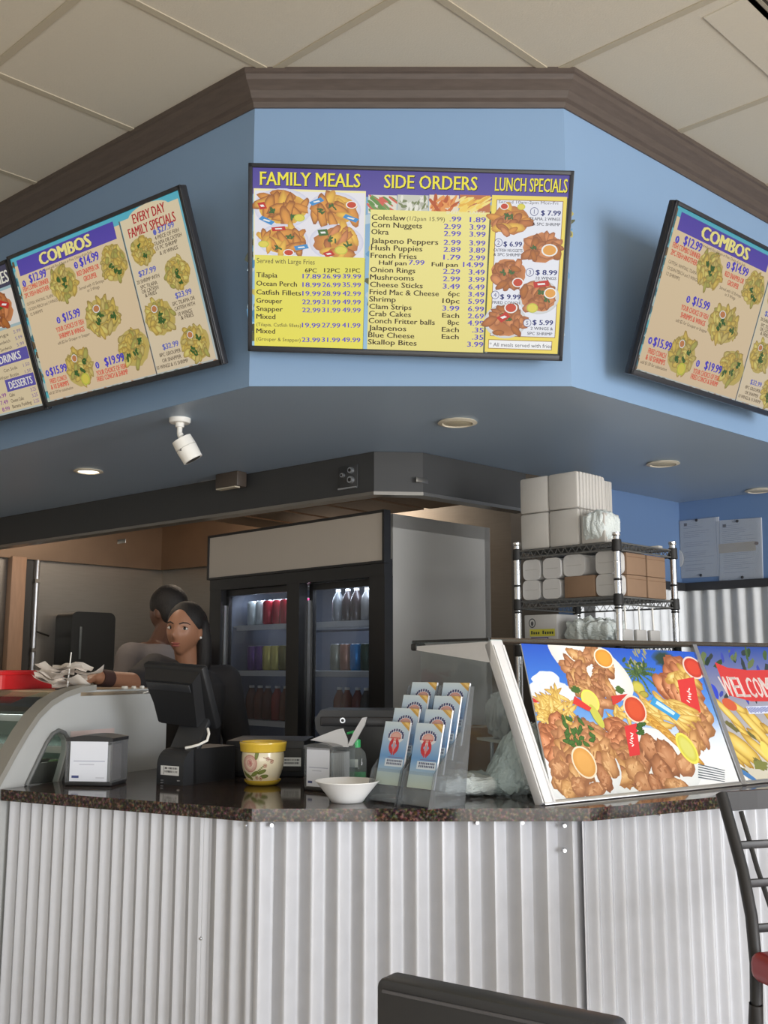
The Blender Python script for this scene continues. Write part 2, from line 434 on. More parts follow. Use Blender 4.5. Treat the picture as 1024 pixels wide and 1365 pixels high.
# kitchen walls
KC = Vector((-1.629, 7.435))
KA = KC + Vector((-0.669, -0.743)) * 2.6
KB = Vector((0.70, 5.55))
def wall(name, a, b, z0, z1, m, th=0.1, side=1):
    a, b = Vector(a), Vector(b); d = (b - a).normalized(); n = Vector((-d.y, d.x)) * th * side
    return struct(MB().plate([a[:], b[:], (b + n)[:], (a + n)[:]], z0, z1).build(name, m))
wall('wall_left', KA, KC, 0, 2.9, M_STEEL)
wall('wall_back', KC, KB, 0, 2.9, M_STEEL)
wall('wall_inner', KB, (0.90, 4.766), 0, 2.9, M_STEELD)
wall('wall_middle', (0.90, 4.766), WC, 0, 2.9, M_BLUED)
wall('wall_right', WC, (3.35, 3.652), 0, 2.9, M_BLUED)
struct(MB().plate([KA[:], KC[:], (0.9, 5.9), WC[:], SB3[:], SB2[:], SB1[:], SB0[:]], 2.70, 2.75).build('ceiling_kitchen', M_STEELD))
struct(MB().box((-5.05, 1.5, 1.66), (0.1, 13, 3.32)).build('wall_dining_left', M_CREAM))
struct(MB().box((5.45, 1.5, 1.66), (0.1, 13, 3.32)).build('wall_dining_right', M_CREAM))

from math import asin
def math_asin(x): return asin(max(-1, min(1, x))) * 2 / pi
def corr(mb, p0, p1, z0, z1, pitch, amp, m=0, phase=0.0, sharp=1.0, n=12, th=0.001):
    """corrugated sheet between two plan points, ribs upright, bulging to the right-hand side"""
    p0, p1 = Vector(p0), Vector(p1); L = (p1 - p0).length; d = (p1 - p0) / L; nr = Vector((d.y, -d.x))
    k = max(2, int(L / pitch * n)); vs = []
    for i in range(k + 1):
        s = L * i / k; w = sin(2 * pi * (s / pitch + phase)); w = .35 * w + .65 * math_asin(w)
        p = p0 + d * s + nr * (amp * w)
        vs += [(p.x, p.y, z0), (p.x, p.y, z1)]
    mb.add(vs, [(2 * i, 2 * i + 2, 2 * i + 3, 2 * i + 1) for i in range(k)], m, True)
    return mb
# corrugated wainscot and its black cap on the two rear walls
dm = (WC - Vector((0.90, 4.766))).normalized(); dr = Vector((0.7071, -0.7071))
nm = Vector((dm.y, -dm.x)); nr_ = Vector((-0.7071, -0.7071))
w1 = corr(MB(), Vector((0.90, 4.766)) + nm * 0.02, WC + nm * 0.02, 0.0, 1.80, 0.081, 0.012, sharp=1.8)
corr(w1, WC + nr_ * 0.02, WC + dr * 2.3 + nr_ * 0.02, 0.0, 1.80, 0.081, 0.012, sharp=1.8, phase=0.3)
o = struct(w1.build('wall_wainscot', M_GALV2))
w1 = MB(); sweep(w1, [(0.90, 4.766), WC[:], (WC + dr * 2.3)[:]], [(0, 1.79), (0.04, 1.79), (0.04, 1.832), (0, 1.832)])
struct(w1.build('trim_3', M_BLK))

# ================================================================== THE SERVICE COUNTER
def local_mb(mb, o):
    """express a builder's world coordinates in the frame of object o"""
    Mi = (Matrix.Translation(o.location) @ o.rotation_euler.to_matrix().to_4x4()).inverted()
    mb.v = [tuple(Mi @ Vector(p)) for p in mb.v]
    return mb
ZT = 1.04
G0, G1, G2 = Vector((-1.128, 3.072)), Vector((-0.336, 2.660)), Vector((0.526, 2.672))
G3 = G2 + Vector((cos(radians(29.5)), sin(radians(29.5)))) * 1.9
GP = [G0, G1, G2, G3]
ctr = thing('service_counter', 'long angled service counter clad in upright corrugated metal with a dark granite top', 'counter', (0.1, 2.95, 0))
gin = offset_path(GP, -0.85)
gin[0] = G0 + Vector((0.4617, 0.887)) * 0.85
nR = Vector((-sin(radians(29.5)), cos(radians(29.5)))); gr = [G2 + nR * .58, G3 + nR * .58]; kx = (.56 - gr[0].x) / (gr[1].x - gr[0].x)
gin = [gin[0], gin[1], Vector((.56, gin[1].y)), gr[0] + (gr[1] - gr[0]) * kx, gr[1]]
m = bpy.data.materials.new('dark_granite'); m.use_nodes = True
nt = m.node_tree; b = nt.nodes['Principled BSDF']
tc = nt.nodes.new('ShaderNodeTexCoord'); vo = nt.nodes.new('ShaderNodeTexVoronoi'); vo.inputs['Scale'].default_value = 170
nz = nt.nodes.new('ShaderNodeTexNoise'); nz.inputs['Scale'].default_value = 120; nz.inputs['Detail'].default_value = 6
cr = nt.nodes.new('ShaderNodeValToRGB'); cr.color_ramp.elements[0].position = 0.36; cr.color_ramp.elements[0].color = S(38, 33, 31)
cr.color_ramp.elements[1].position = 0.68; cr.color_ramp.elements[1].color = S(128, 106, 94)
e = cr.color_ramp.elements.new(0.52); e.color = S(70, 58, 52)
mx = nt.nodes.new('ShaderNodeMix'); mx.data_type = 'RGBA'; mx.blend_type = 'MULTIPLY'; mx.inputs[0].default_value = 0.6
nt.links.new(tc.outputs['Object'], vo.inputs['Vector']); nt.links.new(tc.outputs['Object'], nz.inputs['Vector'])
nt.links.new(nz.outputs['Fac'], cr.inputs[0]); nt.links.new(cr.outputs[0], mx.inputs[6]); nt.links.new(vo.outputs['Color'], mx.inputs[7])
nt.links.new(mx.outputs[2], b.inputs['Base Color']); b.inputs['Roughness'].default_value = 0.08; b.inputs['Specular IOR Level'].default_value = 0.28
M_GRAN = m
q = MB().plate([p[:] for p in GP] + [p[:] for p in gin[::-1]], ZT - 0.032, ZT)
local_mb(q, ctr).build('granite_top', M_GRAN, ctr)
cp = offset_path(GP, -0.035)
seam = at_wall(278, 1150, (cp[0].x, cp[0].y, 0), *(cp[1] - cp[0]).normalized()).to_2d()
nl = (cp[1] - cp[0]).normalized(); nl = Vector((nl.y, -nl.x))
q = corr(MB(), cp[0], seam, 0.0, ZT - 0.033, 0.0445, 0.0082)
local_mb(q, ctr).build('corrugated_panel', M_GALV, ctr)
q = corr(MB(), seam + nl * 0.004 - (cp[1] - cp[0]).normalized() * 0.02, cp[1], 0.0, ZT - 0.033, 0.05, 0.0085, phase=0.25)
local_mb(q, ctr).build('corrugated_panel', M_GALV, ctr)
q = corr(MB(), cp[1], cp[2] + (cp[2] - cp[1]).normalized() * .004, 0.0, ZT - 0.033, 0.0668, 0.0135, phase=0.1, n=18)
local_mb(q, ctr).build('corrugated_panel', M_GALV, ctr)
q = corr(MB(), cp[2] - (cp[3] - cp[2]).normalized() * .014, cp[3], 0.0, ZT - 0.033, 0.0455, 0.0105, phase=0.2)
local_mb(q, ctr).build('corrugated_panel', M_GALV, ctr)
q = MB().plate([p[:] for p in offset_path(GP, -0.06)] + [(p - (p - Vector((.1, 2.6))).normalized() * .05)[:] for p in gin[::-1]], 0.0, ZT - 0.033)
local_mb(q, ctr).build('carcass', M_BLKM, ctr)
for (x, y, pa, pb) in ((330, 1100, 0, 1), (363, 1099, 1, 2), (636, 1096, 1, 2), (696, 1096, 1, 2), (752, 1100, 1, 2), (752, 1133, 1, 2), (270, 1250, 0, 1), (877, 1086, 2, 3), (908, 1082, 2, 3)):
    d = (cp[pb] - cp[pa]).normalized(); P = at_wall(x, y, (cp[pa].x, cp[pa].y, 0), d.x, d.y); n = Vector((d.y, -d.x, 0))
    e_ = .0125 if pa == 1 else .0088
    q = MB().rod(P, P + n * e_, 0.0062, 0.005, 8).rod(P + n * e_, P + n * (e_ + .003), 0.003, 0.003, 6)
    local_mb(q, ctr).build('screw', M_ALU, ctr)

# ================================================================== MENU SCREENS
M_SCREEN = printed('lit_screen', emis=0.93)
M_SCREEN2 = printed('lit_screen_dim', emis=0.80)
M_TV = mat('screen_bezel', S(34, 36, 42), 0.35, var=0.08, scale=40)
def screen(label, loc, yaw, pitch, roll, w, h):
    M = Matrix.Rotation(radians(yaw), 4, 'Z') @ Matrix.Rotation(radians(pitch), 4, 'X') @ Matrix.Rotation(radians(roll), 4, 'Y')
    t = thing('menu_screen', label, 'screen', loc, rot=M.to_euler(), group='menu screens')
    q = MB().box((0, 0.012, 0), (w, 0.024, h), r=0.004); b_ = 0.013
    for c, d in (((0, -0.003, h / 2 - b_ / 2), (w, 0.008, b_)), ((0, -0.003, -h / 2 + b_ * .7), (w, 0.008, b_ * 1.4)), ((-w / 2 + b_ / 2, -0.003, 0), (b_, 0.008, h)), ((w / 2 - b_ / 2, -0.003, 0), (b_, 0.008, h))):
        q.box(c, d, r=0.002)
    q.build('housing', M_TV, t)
    MB().box((0, 0.0415, -0.03), (w * 0.5, 0.035, h * 0.5), r=0.01).build('rear_cover', M_BLK, t)
    # wall bracket reaching back to the wall
    Mw = Matrix.Translation(Vector(loc)) @ M
    n = (M.to_3x3() @ Vector((0, 1, 0))); hz = Vector((n.x, n.y, 0)).normalized()
    q = MB(); P = Mw @ Vector((0, 0.06, 0)); q.rod(P, P + hz * 0.09, 0.03, 0.03, 12); q.box((0, 0.068, 0), (0.2, 0.01, 0.2), M=Mw)
    local_mb(q, t).build('wall_bracket', M_BLKM, t)
    nn = M.to_3x3() @ Vector((0, -1, 0)); Mi = Mw.inverted()
    def uv(x, y):
        p = Mi @ at_plane(x, y, loc, nn); return p.x, p.z
    return t, uv, w, h
def put_text(A, uv, txt, p0, p1, cap, col, bold=0.012, serif=0.0):
    """a line of text from pixel p0 to pixel p1 (baseline ends), capital height in metres"""
    a, b_ = uv(*p0), uv(*p1)
    A.text(txt, a[0], (a[1] + b_[1]) / 2, cap, col, w=max(0.004, b_[0] - a[0]), bold=bold, serif=serif)
BLUE_T, BLACK_T, RED_T = S(92, 78, 190), S(62, 48, 34), S(206, 74, 52)

# ---- centre screen
t, uv, w, h = screen('wide menu screen with family meals, side orders and lunch specials', (0.071, 2.936, 2.612), -2.65, 19.9, 2.58, 0.975, 0.56)
A = Art()
Z1 = lambda x, y: uv(320 + x / 2.226, 200 + y / 2.226)
def R1(x0, y0, x1, y1, c, c2=None):
    a, b_ = Z1(x0, y1), Z1(x1, y0); A.rect(a[0], a[1], b_[0], b_[1], c, c2)
W2, H2 = w / 2 - 0.012, h / 2 - 0.012
A.rect(-W2, -H2 - 0.0, W2, H2, S(150, 190, 214), S(120, 160, 196)); A.up(1)
rnd = random.Random(3)
for _ in range(90):
    u = rnd.choice([-W2 + 0.006, -0.105, 0.245, W2 - 0.01]) + rnd.uniform(-.016, .016); v = rnd.uniform(-H2 + .01, H2 - .1)
    A.ell(u, v, rnd.uniform(.006, .016), rnd.uniform(.008, .03), rnd.choice([S(60, 66, 52), S(96, 150, 190), S(88, 92, 60), S(180, 200, 210), S(190, 176, 96), S(70, 130, 170)]), ang=rnd.uniform(0, 3), n=9, jit=.2)
for _ in range(60):
    A.ell(rnd.uniform(-W2 + .02, W2 - .02), -H2 + rnd.uniform(.002, .008), rnd.uniform(.008, .02), .003, rnd.choice([S(190, 196, 190), S(150, 170, 180), S(120, 120, 100)]), n=8)
A.up(2)
u0, v0 = Z1(40, 118); A.rect(-W2, v0 - 0.012, W2, H2, S(88, 76, 158), S(74, 64, 146)); A.up(1)
vb = uv(345, 249)[1]
for txt, x0, x1 in (('FAMILY MEALS', 60, 356), ('SIDE ORDERS', 428, 703), ('LUNCH SPECIALS', 757, 971)):
    a, b_ = Z1(x0, 112), Z1(x1, 119)
    A.text(txt, a[0] + .002, vb + .004, 0.038, S(40, 34, 30), w=b_[0] - a[0], bold=0.018, serif=0.04)
    A.text(txt, a[0], vb + .006, 0.038, S(240, 228, 74), w=b_[0] - a[0], bold=0.015, serif=0.036)
# family meals: four pictures, price list
R1(40, 122, 374, 326, S(240, 230, 170)); R1(43, 128, 372, 324, S(226, 224, 230)); A.up(1)
for (x, y, rx, ry, sd, kw) in ((127, 172, 78, 50, 1, dict(kind='fish', lemon=(.65, -.55, .22), cup=None, packet=[(-.62, -.75, .3, .12, -.6, 'blue'), (-.8, .1, .14, .2, .3, 'red')])),
                           (280, 178, 72, 46, 2, dict(kind='fish', cup=(.72, .35, .24), packet=[(.7, -.5, .32, .13, -.5, 'blue'), (-.75, .5, .3, .13, .6, 'blue')])),
                           (128, 268, 70, 42, 3, dict(kind='fish', cup=(.25, -.85, .24), lemon=(-.85, -.3, .24), packet=[(.8, -.45, .3, .15, .3, 'blue'), (-.2, .8, .3, .14, .2, 'red')])),
                           (286, 274, 74, 46, 4, dict(kind='mix', lemon=(.2, -.5, .27), packet=[(-.3, -.75, .2, .16, .5, 'red'), (-.55, .6, .2, .2, .2, 'green')]))):
    c = Z1(x, y); k = 1 / 2.226 * 0.00228
    A.ell(c[0], c[1], rx * k * 1.1, ry * k * 1.12, S(238, 238, 242), rim=S(206, 206, 222), n=26)
    dish(A, c[0], c[1], rx * k * .98, ry * k * .98, sd, n=16, size=.46, **kw)
A.up(2)
R1(48, 322, 372, 588, S(60, 64, 40)); A.up(.5); R1(43, 320, 371, 580, S(230, 220, 84), S(226, 218, 96)); A.up(1)
def L1(txt, x0, x1, y, cap, col, bold=0.02): # zoom pixels
    a, b_ = Z1(x0, y), Z1(x1, y)
    A.text(txt, a[0], a[1], cap, col, w=b_[0] - a[0], bold=bold)
L1('Served with Large Fries', 50, 222, 335, .0145, BLACK_T, .005)
for txt, x0, x1 in (('6PC', 193, 228), ('12PC', 250, 296), ('21PC', 312, 356)): L1(txt, x0, x1, 363, .0125, BLACK_T)
for txt, x1, y, ps in (('Tilapia', 111, 377, ('17.89', '26.99', '39.99')), ('Ocean Perch', 169, 402, ('18.99', '26.99', '35.99')), ('Catfish Fillets', 181, 428, ('19.99', '28.99', '42.99')),
                       ('Grouper', 125, 453, ('22.99', '31.99', '49.99')), ('Snapper', 127, 477, ('22.99', '31.99', '49.99')), ('Mixed', 105, 500, None), ('(Tilapia, Catfish fillets)', 181, 522, ('19.99', '27.99', '41.99')),
                       ('Mixed', 104, 543, None), ('(Grouper & Snapper)', 180, 565, ('23.99', '31.99', '49.99'))):
    sm = txt[0] == '('
    L1(txt, 49, x1, y, .0105 if sm else .0145, BLACK_T, .004 if sm else .018)
    if ps:
        for p, x0 in zip(ps, (186, 245, 305)): L1(p, x0 - (y - 380) * .012, x0 + 54 - (y - 380) * .012, y + 4, .0138, BLUE_T, .02)
# side orders
for i, (x0, x1, c1, c2, kd) in enumerate(((380, 466, 'green', 'red', 0), (466, 560, 'grey', 'grey', 1), (560, 650, 'brown', 'brown2', 2), (650, 744, 'fry', 'gold2', 3))):
    R1(x0, 135, x1, 188, (S(222, 216, 200), S(200, 200, 186), S(230, 216, 190), S(186, 110, 70))[i]); A.up(.5)
    for _ in range(34):
        c = Z1(rnd.uniform(x0 + 8, x1 - 8), rnd.uniform(143, 182)); col = ((S(96, 140, 70), S(206, 96, 80), S(110, 150, 84)), (S(228, 226, 214), S(176, 176, 160), S(120, 130, 90)), (S(206, 110, 52), S(226, 150, 80), S(180, 84, 40)), (S(240, 206, 96), S(228, 176, 70), S(240, 220, 130)))[i]
        A.ell(c[0], c[1], rnd.uniform(.012, .02) if i != 1 else .012, rnd.uniform(.003, .006), rnd.choice(col), ang=(-.6 if i == 0 else .5 if i == 3 else rnd.uniform(0, 3)), n=8, jit=.15)
    A.up(1)
A.up(2)
R1(382, 190, 748, 598, S(70, 84, 60)); A.up(.5); R1(377, 186, 741, 592, S(228, 216, 130), S(234, 224, 140)); A.up(1)
for txt, x0, x1 in (('SMALL', 612, 655), ('LARGE', 682, 728)): L1(txt, x0, x1, 190, .009, S(232, 228, 200), .01)
rows = [('Coleslaw', 391, 491, 207, '.99', '1.89'), ('Corn Nuggets', 391, 540, 229, '2.99', '3.99'), ('Okra', 390, 441, 250, '2.99', '3.99'), ('Jalapeno Peppers', 389, 588, 276, '2.99', '3.99'),
        ('Hush Puppies', 389, 541, 297, '2.89', '3.89'), ('French Fries', 388, 524, 320, '1.79', '2.99'), ('Onion Rings', 387, 520, 362, '2.29', '3.49'), ('Mushrooms', 386, 516, 384, '2.99', '3.99'),
        ('Cheese Sticks', 386, 542, 406, '3.49', '6.49'), ('Fried Mac & Cheese', 385, 590, 428, '6pc', '3.49'), ('Shrimp', 384, 462, 449, '10pc', '5.99'), ('Clam Strips', 384, 509, 471, '3.99', '6.99'),
        ('Crab Cakes', 383, 507, 492, 'Each', '2.69'), ('Conch Fritter balls', 382, 578, 513, '8pc', '4.99'), ('Jalapenos', 382, 493, 534, 'Each', '.35'), ('Blue Cheese', 381, 517, 555, 'Each', '.35'), ('Skallop Bites', 380, 524, 576, '', '3.99')]
for i, (txt, x0, x1, y, s1, s2) in enumerate(rows):
    L1(txt, x0, x1, y, .0155, BLACK_T, .018); k = -(y - 207) * .021
    if s1:
        wd = {3: 34, 4: 50, 2: 34}[len(s1)] if s1[0] != '.' else 34
        L1(s1, 656 - wd + k, 656 + k, y + 5, .0145, BLUE_T if s1[-1].isdigit() else BLACK_T, .018)
    L1(s2, (682 if len(s2) > 3 else 696) + k, 729 + k, y + 7, .0148, BLUE_T, .02)
L1('(1/2pan 15.99)', 495, 608, 209, .012, BLACK_T, .004)
L1('Half pan', 413, 494, 340, .0125, BLACK_T, .022); L1('7.99', 501, 547, 340, .0138, BLUE_T, .02); L1('Full pan', 569, 646, 345, .0125, BLACK_T, .022); L1('14.99', 662, 722, 347, .0148, BLUE_T, .02)
# lunch specials
a, b_ = Z1(724, 600), Z1(745, 138)
xr = Z1(980, 150)[0] - .002; xl = Z1(752, 300)[0]
A.rect(xl - .004, a[1] - .006, xr, b_[1], S(60, 62, 56)); A.up(.4); A.rect(xl - .012, a[1] + .002, xr - .008, b_[1] + .004, S(236, 214, 96)); A.up(.4)
A.rect(xl + .002, a[1] + .05, xr - .018, b_[1] - .008, S(150, 110, 60)); A.up(.4); A.rect(xl + .004, a[1] + .052, xr - .020, b_[1] - .010, S(228, 230, 238)); A.up(.4)
A.rect(xl - .002, a[1] + .012, xr - .026, a[1] + .040, S(150, 110, 60)); A.up(.4); A.rect(xl, a[1] + .014, xr - .028, a[1] + .038, S(240, 240, 240)); A.up(1)
L1('* All meals served with fries', 740, 925, 582, .0115, S(40, 40, 60), .004)
L1('Served 10am-2pm Mon-Fri', 767, 944, 158, .0085, S(90, 84, 90), .002)
k = 0.00228 / 2.226
for (x, y, rx, ry, sd, kw) in ((800, 208, 56, 44, 11, dict(kind='mix', cup=(-.3, .85, .22), lemon=(.55, .85, .2))), (893, 290, 58, 44, 12, dict(kind='wing', cup=(.42, -.15, .4, 'orange'), packet=None)),
                               (796, 366, 52, 42, 13, dict(kind='wing', cup=(.55, -.6, .32))), (886, 436, 54, 46, 14, dict(kind='wing', cup=(.6, .25, .34, 'orange'), lemon=(-.3, -.7, .3), packet=[(.1, .8, .4, .18, .2, 'red')])),
                               (787, 508, 56, 46, 15, dict(kind='wing', cup=(.25, .85, .34), packet=[(-.1, .25, .3, .2, .7, 'red')]))):
    c = Z1(x, y); dish(A, c[0], c[1], rx * k * 1.04, ry * k * 1.02, sd, n=20, size=.4, plate=1.08 if sd in (14, 15) else None, **kw)
A.up(2)
NAVY = S(52, 60, 120)
for n_, x, y, pr, xp0, xp1, yp, l2 in (('1', 873, 183, '$ 7.99', 893, 951, 194, (('TILAPIA, 2 WINGS', 858, 950, 208), ('& 5PC SHRIMP', 868, 950, 224))), ('2', 767, 275, '$ 6.99', 782, 836, 286, (('CATFISH NUGGETS', 752, 838, 301), ('& 5PC SHRIMP', 752, 832, 314))),
                                    ('3', 860, 363, '$ 8.99', 877, 940, 370, (('10 WINGS', 878, 938, 384),)), ('4', 757, 430, '$ 9.99', 772, 832, 442, (('FRIED CONCH', 749, 830, 456),)), ('5', 852, 513, '$ 5.99', 868, 928, 518, (('2 WINGS &', 862, 928, 533), ('5PC SHRIMP', 852, 926, 548)))):
    c = Z1(x, y); A.ell(c[0], c[1], .0125, .0125, NAVY, n=20); A.ell(c[0], c[1], .0108, .0108, S(226, 228, 236), n=20)
    A.text(n_, c[0], c[1] - .006, .012, NAVY, align='c'); L1(pr, xp0, xp1, yp, .0145, NAVY, .03)
    for tx, xa, xb, yy in l2: L1(tx, xa, xb, yy, .0085, S(44, 46, 60), .008)
A.build('display', M_SCREEN, t, base=-0.0005, eps=6e-5)

# ---- combos screens (left and right walls)
def combos(t, w, h, seed):
    A = Art(); q0 = COMBO_UV
    W2, H2 = w / 2 - 0.012, h / 2 - 0.013
    f = lambda x, y: q0(x / 3.303, 240 + y / 3.303)
    sc = 0.00078
    A.rect(-W2, -H2, W2, H2, S(186, 190, 186), S(84, 176, 196)); A.up(1)
    rnd = random.Random(seed)
    for _ in range(60):
        A.ell(-W2 + rnd.uniform(0, .012), rnd.uniform(-H2, H2), .008, .014, rnd.choice([S(84, 170, 180), S(100, 84, 60), S(180, 190, 176), S(60, 110, 120)]), n=8, jit=.2)
    for _ in range(30):
        A.ell(rnd.uniform(-W2, W2), -H2 + .004, .012, .004, rnd.choice([S(160, 120, 90), S(190, 190, 180), S(120, 130, 120)]), n=8, jit=.2)
    A.up(1)
    d0, d1 = f(530, 195), f(690, 855); um = (d0[0] + d1[0]) / 2
    A.rect(-W2 + .016, -H2 + .010, um - .004, H2 - .030, S(216, 192, 158), S(222, 200, 162)); A.rect(um + .004, -H2 + .010, W2 - .014, H2 - .022, S(218, 200, 170), S(222, 206, 172))
    A.rect(um - .003, -H2 + .004, um + .002, H2 - .02, S(104, 90, 78)); A.up(1)
    a, b_ = f(97, 388), f(505, 182)
    A.rect(-W2 + .034, H2 - .068, um - .03, H2 - .012, S(88, 72, 170), S(80, 66, 164)); A.up(1)
    def T(txt, x0, y0, x1, y1, cap, col, bold=.015, serif=0.0):
        a, b_ = f(x0, y0), f(x1, y1); A.text(txt, a[0], (a[1] + b_[1]) / 2, cap, col, w=max(.01, b_[0] - a[0]), bold=bold, serif=serif)
    uc = (-W2 + .034 + um - .03) / 2
    A.text('COMBOS', uc - .145 + .002, H2 - .061, .040, S(50, 40, 90), w=.29, bold=.05, serif=.06); A.text('COMBOS', uc - .145, H2 - .059, .040, S(238, 226, 140), w=.29, bold=.05, serif=.05)
    BK = S(74, 60, 48); BL = S(76, 66, 190); RD = S(214, 84, 66)
    foods = [(280, 455, 62, 80, 21), (503, 365, 60, 84, 22), (452, 605, 80, 88, 23), (352, 825, 60, 88, 24), (590, 740, 70, 88, 25), (628, 312, 52, 66, 26), (782, 410, 58, 74, 27), (705, 605, 68, 84, 28), (862, 718, 66, 82, 29)]
    for x, y, rx, ry, sd in foods:
        c = f(x, y); e_ = f(x + rx, y - rx * .36); g_ = f(x + ry * .2, y + ry)
        ru, rv = abs(e_[0] - c[0]), abs(g_[1] - c[1])
        dish(A, c[0], c[1], ru, rv, sd, n=44, kind='yellow', size=.27, cup=(-.2, .5, .2, 'tan') if sd in (23, 24, 28, 29) else None, lemon=(.2, -.62, .3) if sd == 24 else None, herb=3, dim=.9)
        A.up(.5)
    A.up(1)
    A.text('Served with Rice & Beans or Fries, Choice of can Soda', uc - .13, H2 - .082, .009, BK, w=.27)
    for n_, cx, cy, x0, y0, x1, y1 in (('1', 109, 456, 135, 450, 209, 428), ('2', 337, 375, 358, 380, 440, 350), ('3', 260, 617, 283, 622, 358, 600), ('4', 211, 850, 228, 862, 299, 838), ('5', 431, 815, 468, 818, 552, 796)):
        c = f(cx, cy); A.ell(c[0], c[1], .0105, .0115, BL, n=18); A.text(n_, c[0], c[1] - .006, .012, S(230, 220, 200), align='c', bold=.02)
        T({'1': '$12.99', '2': '$14.99', '3': '$15.99', '4': '$15.99', '5': '$19.99'}[n_], x0, y0, x1, y1, .028, BL, .04)
    for tx, x0, y0, x1, y1 in (('FISH COMBO DINNER', 106, 488, 220, 458), ('2PC FISH+ANOTHER', 113, 516, 222, 488), ('RED SNAPPER OR', 344, 422, 441, 392), ('GROUPER', 374, 446, 430, 428), ('YOUR CHOICE OF FISH', 252, 668, 374, 636), ('SHRIMPS & WINGS', 266, 697, 376, 666),
                               ('FRIED CONCH', 226, 897, 297, 877), ('& 10 SHRIMPS', 230, 923, 307, 902), ('YOUR CHOICE OF FISH', 430, 862, 560, 828), ('FRIED CONCH & SHRIMP', 433, 888, 568, 853)): T(tx, x0, y0, x1, y1, .017, RD, .035)
    for tx, x0, y0, x1, y1 in (('CATFISH, WHITING, TILAPIA', 122, 550, 240, 518), ('OCEAN PERCH and 3 WINGS', 130, 572, 258, 538), ('12 SHRIMPS', 138, 597, 192, 582), ('Served with 10 Shrimps', 352, 484, 462, 450), ('or 3 Wings', 388, 492, 442, 477), ('add $2 for Grouper or Snapper', 258, 722, 400, 686), ('add $1.50 for substitution', 220, 945, 326, 919)):
        T(tx, x0, y0, x1, y1, .0105, BK, .004)
    uc = (um + W2 - .01) / 2
    A.ell(uc, H2 - .03, .1, .03, S(222, 206, 172), n=24)
    for tx, vv, ww in (('EVERY DAY', H2 - .045, .155), ('FAMILY SPECIALS', H2 - .083, .225)):
        A.text(tx, uc - ww / 2, vv, .029, S(176, 44, 50), w=ww, bold=.03, serif=.04)
    for tx, x0, y0, x1, y1 in (('$27.99', 700, 232, 771, 208), ('$27.99', 616, 425, 692, 402), ('$23.99', 778, 522, 848, 500), ('$32.99', 722, 748, 790, 728)): T(tx, x0, y0, x1, y1, .0175, S(96, 104, 186), .03)
    c = f(684, 230); A.ell(c[0], c[1], .008, .009, S(96, 104, 186), n=16)
    for tx, x0, y0, x1, y1 in (('4 PIECE OF FISH', 686, 262, 792, 230), ('TILAPIA OR CATFISH', 684, 288, 804, 250), ('15 PC SHRIMP', 690, 308, 786, 280), ('& 10 WINGS', 708, 330, 788, 304), ('20 SHRIMP WITH', 608, 460, 706, 428), ('5PC TILAPIA', 624, 482, 697, 458), ('OR CATFISH', 630, 502, 702, 478), ('& FRIES', 644, 518, 694, 500),
                               ('5PC TILAPIA OR', 764, 556, 862, 524), ('CATFISH WITH', 774, 578, 862, 548), ('10 WINGS', 790, 600, 850, 580), ('& FRIES', 802, 616, 856, 598), ('8PC GROUPER', 708, 782, 800, 754), ('OR SNAPPER', 720, 806, 802, 780), ('10 WINGS & 15 SHRIMP', 696, 838, 832, 798)): T(tx, x0, y0, x1, y1, .0118, BK, .012)
    A.build('display', M_SCREEN2, t, base=-0.0005, eps=6e-5)
LW, LH = 0.941, 0.555
t, uv, w, h = screen('combos menu screen tilted on the wall left of the centre screen', (-0.931, 3.27, 2.596), -38.2, 21.0, 0.7, LW, LH)
COMBO_UV = uv
combos(t, w, h, 5)
t, uvr, w, h = screen('combos menu screen on the wall right of the centre screen', (1.2033, 3.3691, 2.5847), 41.2, 20.6, -0.35, LW, LH)
combos(t, w, h, 6)
# ---- drinks and desserts screen at the far left
MF = Matrix.Rotation(radians(-38.2), 3, 'Z') @ Matrix.Rotation(radians(21.0), 3, 'X') @ Matrix.Rotation(radians(0.7), 3, 'Y')
t, uvf, w, h = screen('menu screen with drinks and desserts at the far left, mostly outside the photo', Vector((-0.931, 3.27, 2.596)) + MF @ Vector((-0.95, 0.004, -0.006)), -38.2, 21.0, 0.7, LW, LH)
A = Art(); W2, H2 = w / 2 - .013, h / 2 - .013
A.rect(-W2, -H2, W2, H2, S(176, 186, 184), S(150, 180, 186)); A.up(1)
A.rect(-W2, H2 - .075, W2, H2, S(64, 62, 84)); A.up(.5)
A.text('SANDWICHES', W2 - .33, H2 - .062, .042, S(224, 222, 206), w=.32, bold=.03, serif=.05)
A.rect(-W2 + .02, H2 - .21, W2 - .006, H2 - .085, S(222, 214, 204)); A.up(.5)
dish(A, W2 - .10, H2 - .15, .075, .055, 41, n=14, kind='wing', size=.45, packet=[(.3, .3, .4, .2, -.5, 'red'), (-.5, -.4, .4, .2, -.5, 'brown2')])
A.rect(-W2 + .01, -H2 + .012, W2 - .006, H2 - .22, S(214, 196, 160)); A.up(.5)
BK = S(84, 70, 60)
def TF(txt, ur, v, cap, col, wd, bold=.006): A.text(txt, ur - wd, v, cap, col, w=wd, bold=bold)
for i, tx in enumerate(('Wings', 'Fish Sandwich', 'Club Sandwich')): TF(tx, W2 - .10, H2 - .245 - .024 * i, .012, BK, .12); TF('5.99', W2 - .02, H2 - .245 - .024 * i, .012, S(110, 96, 150), .045)
A.rect(-W2 + .03, H2 - .345, W2 - .01, H2 - .300, S(88, 80, 160)); A.up(.5); TF('DRINKS', W2 - .06, H2 - .337, .028, S(226, 222, 214), .14, .03)
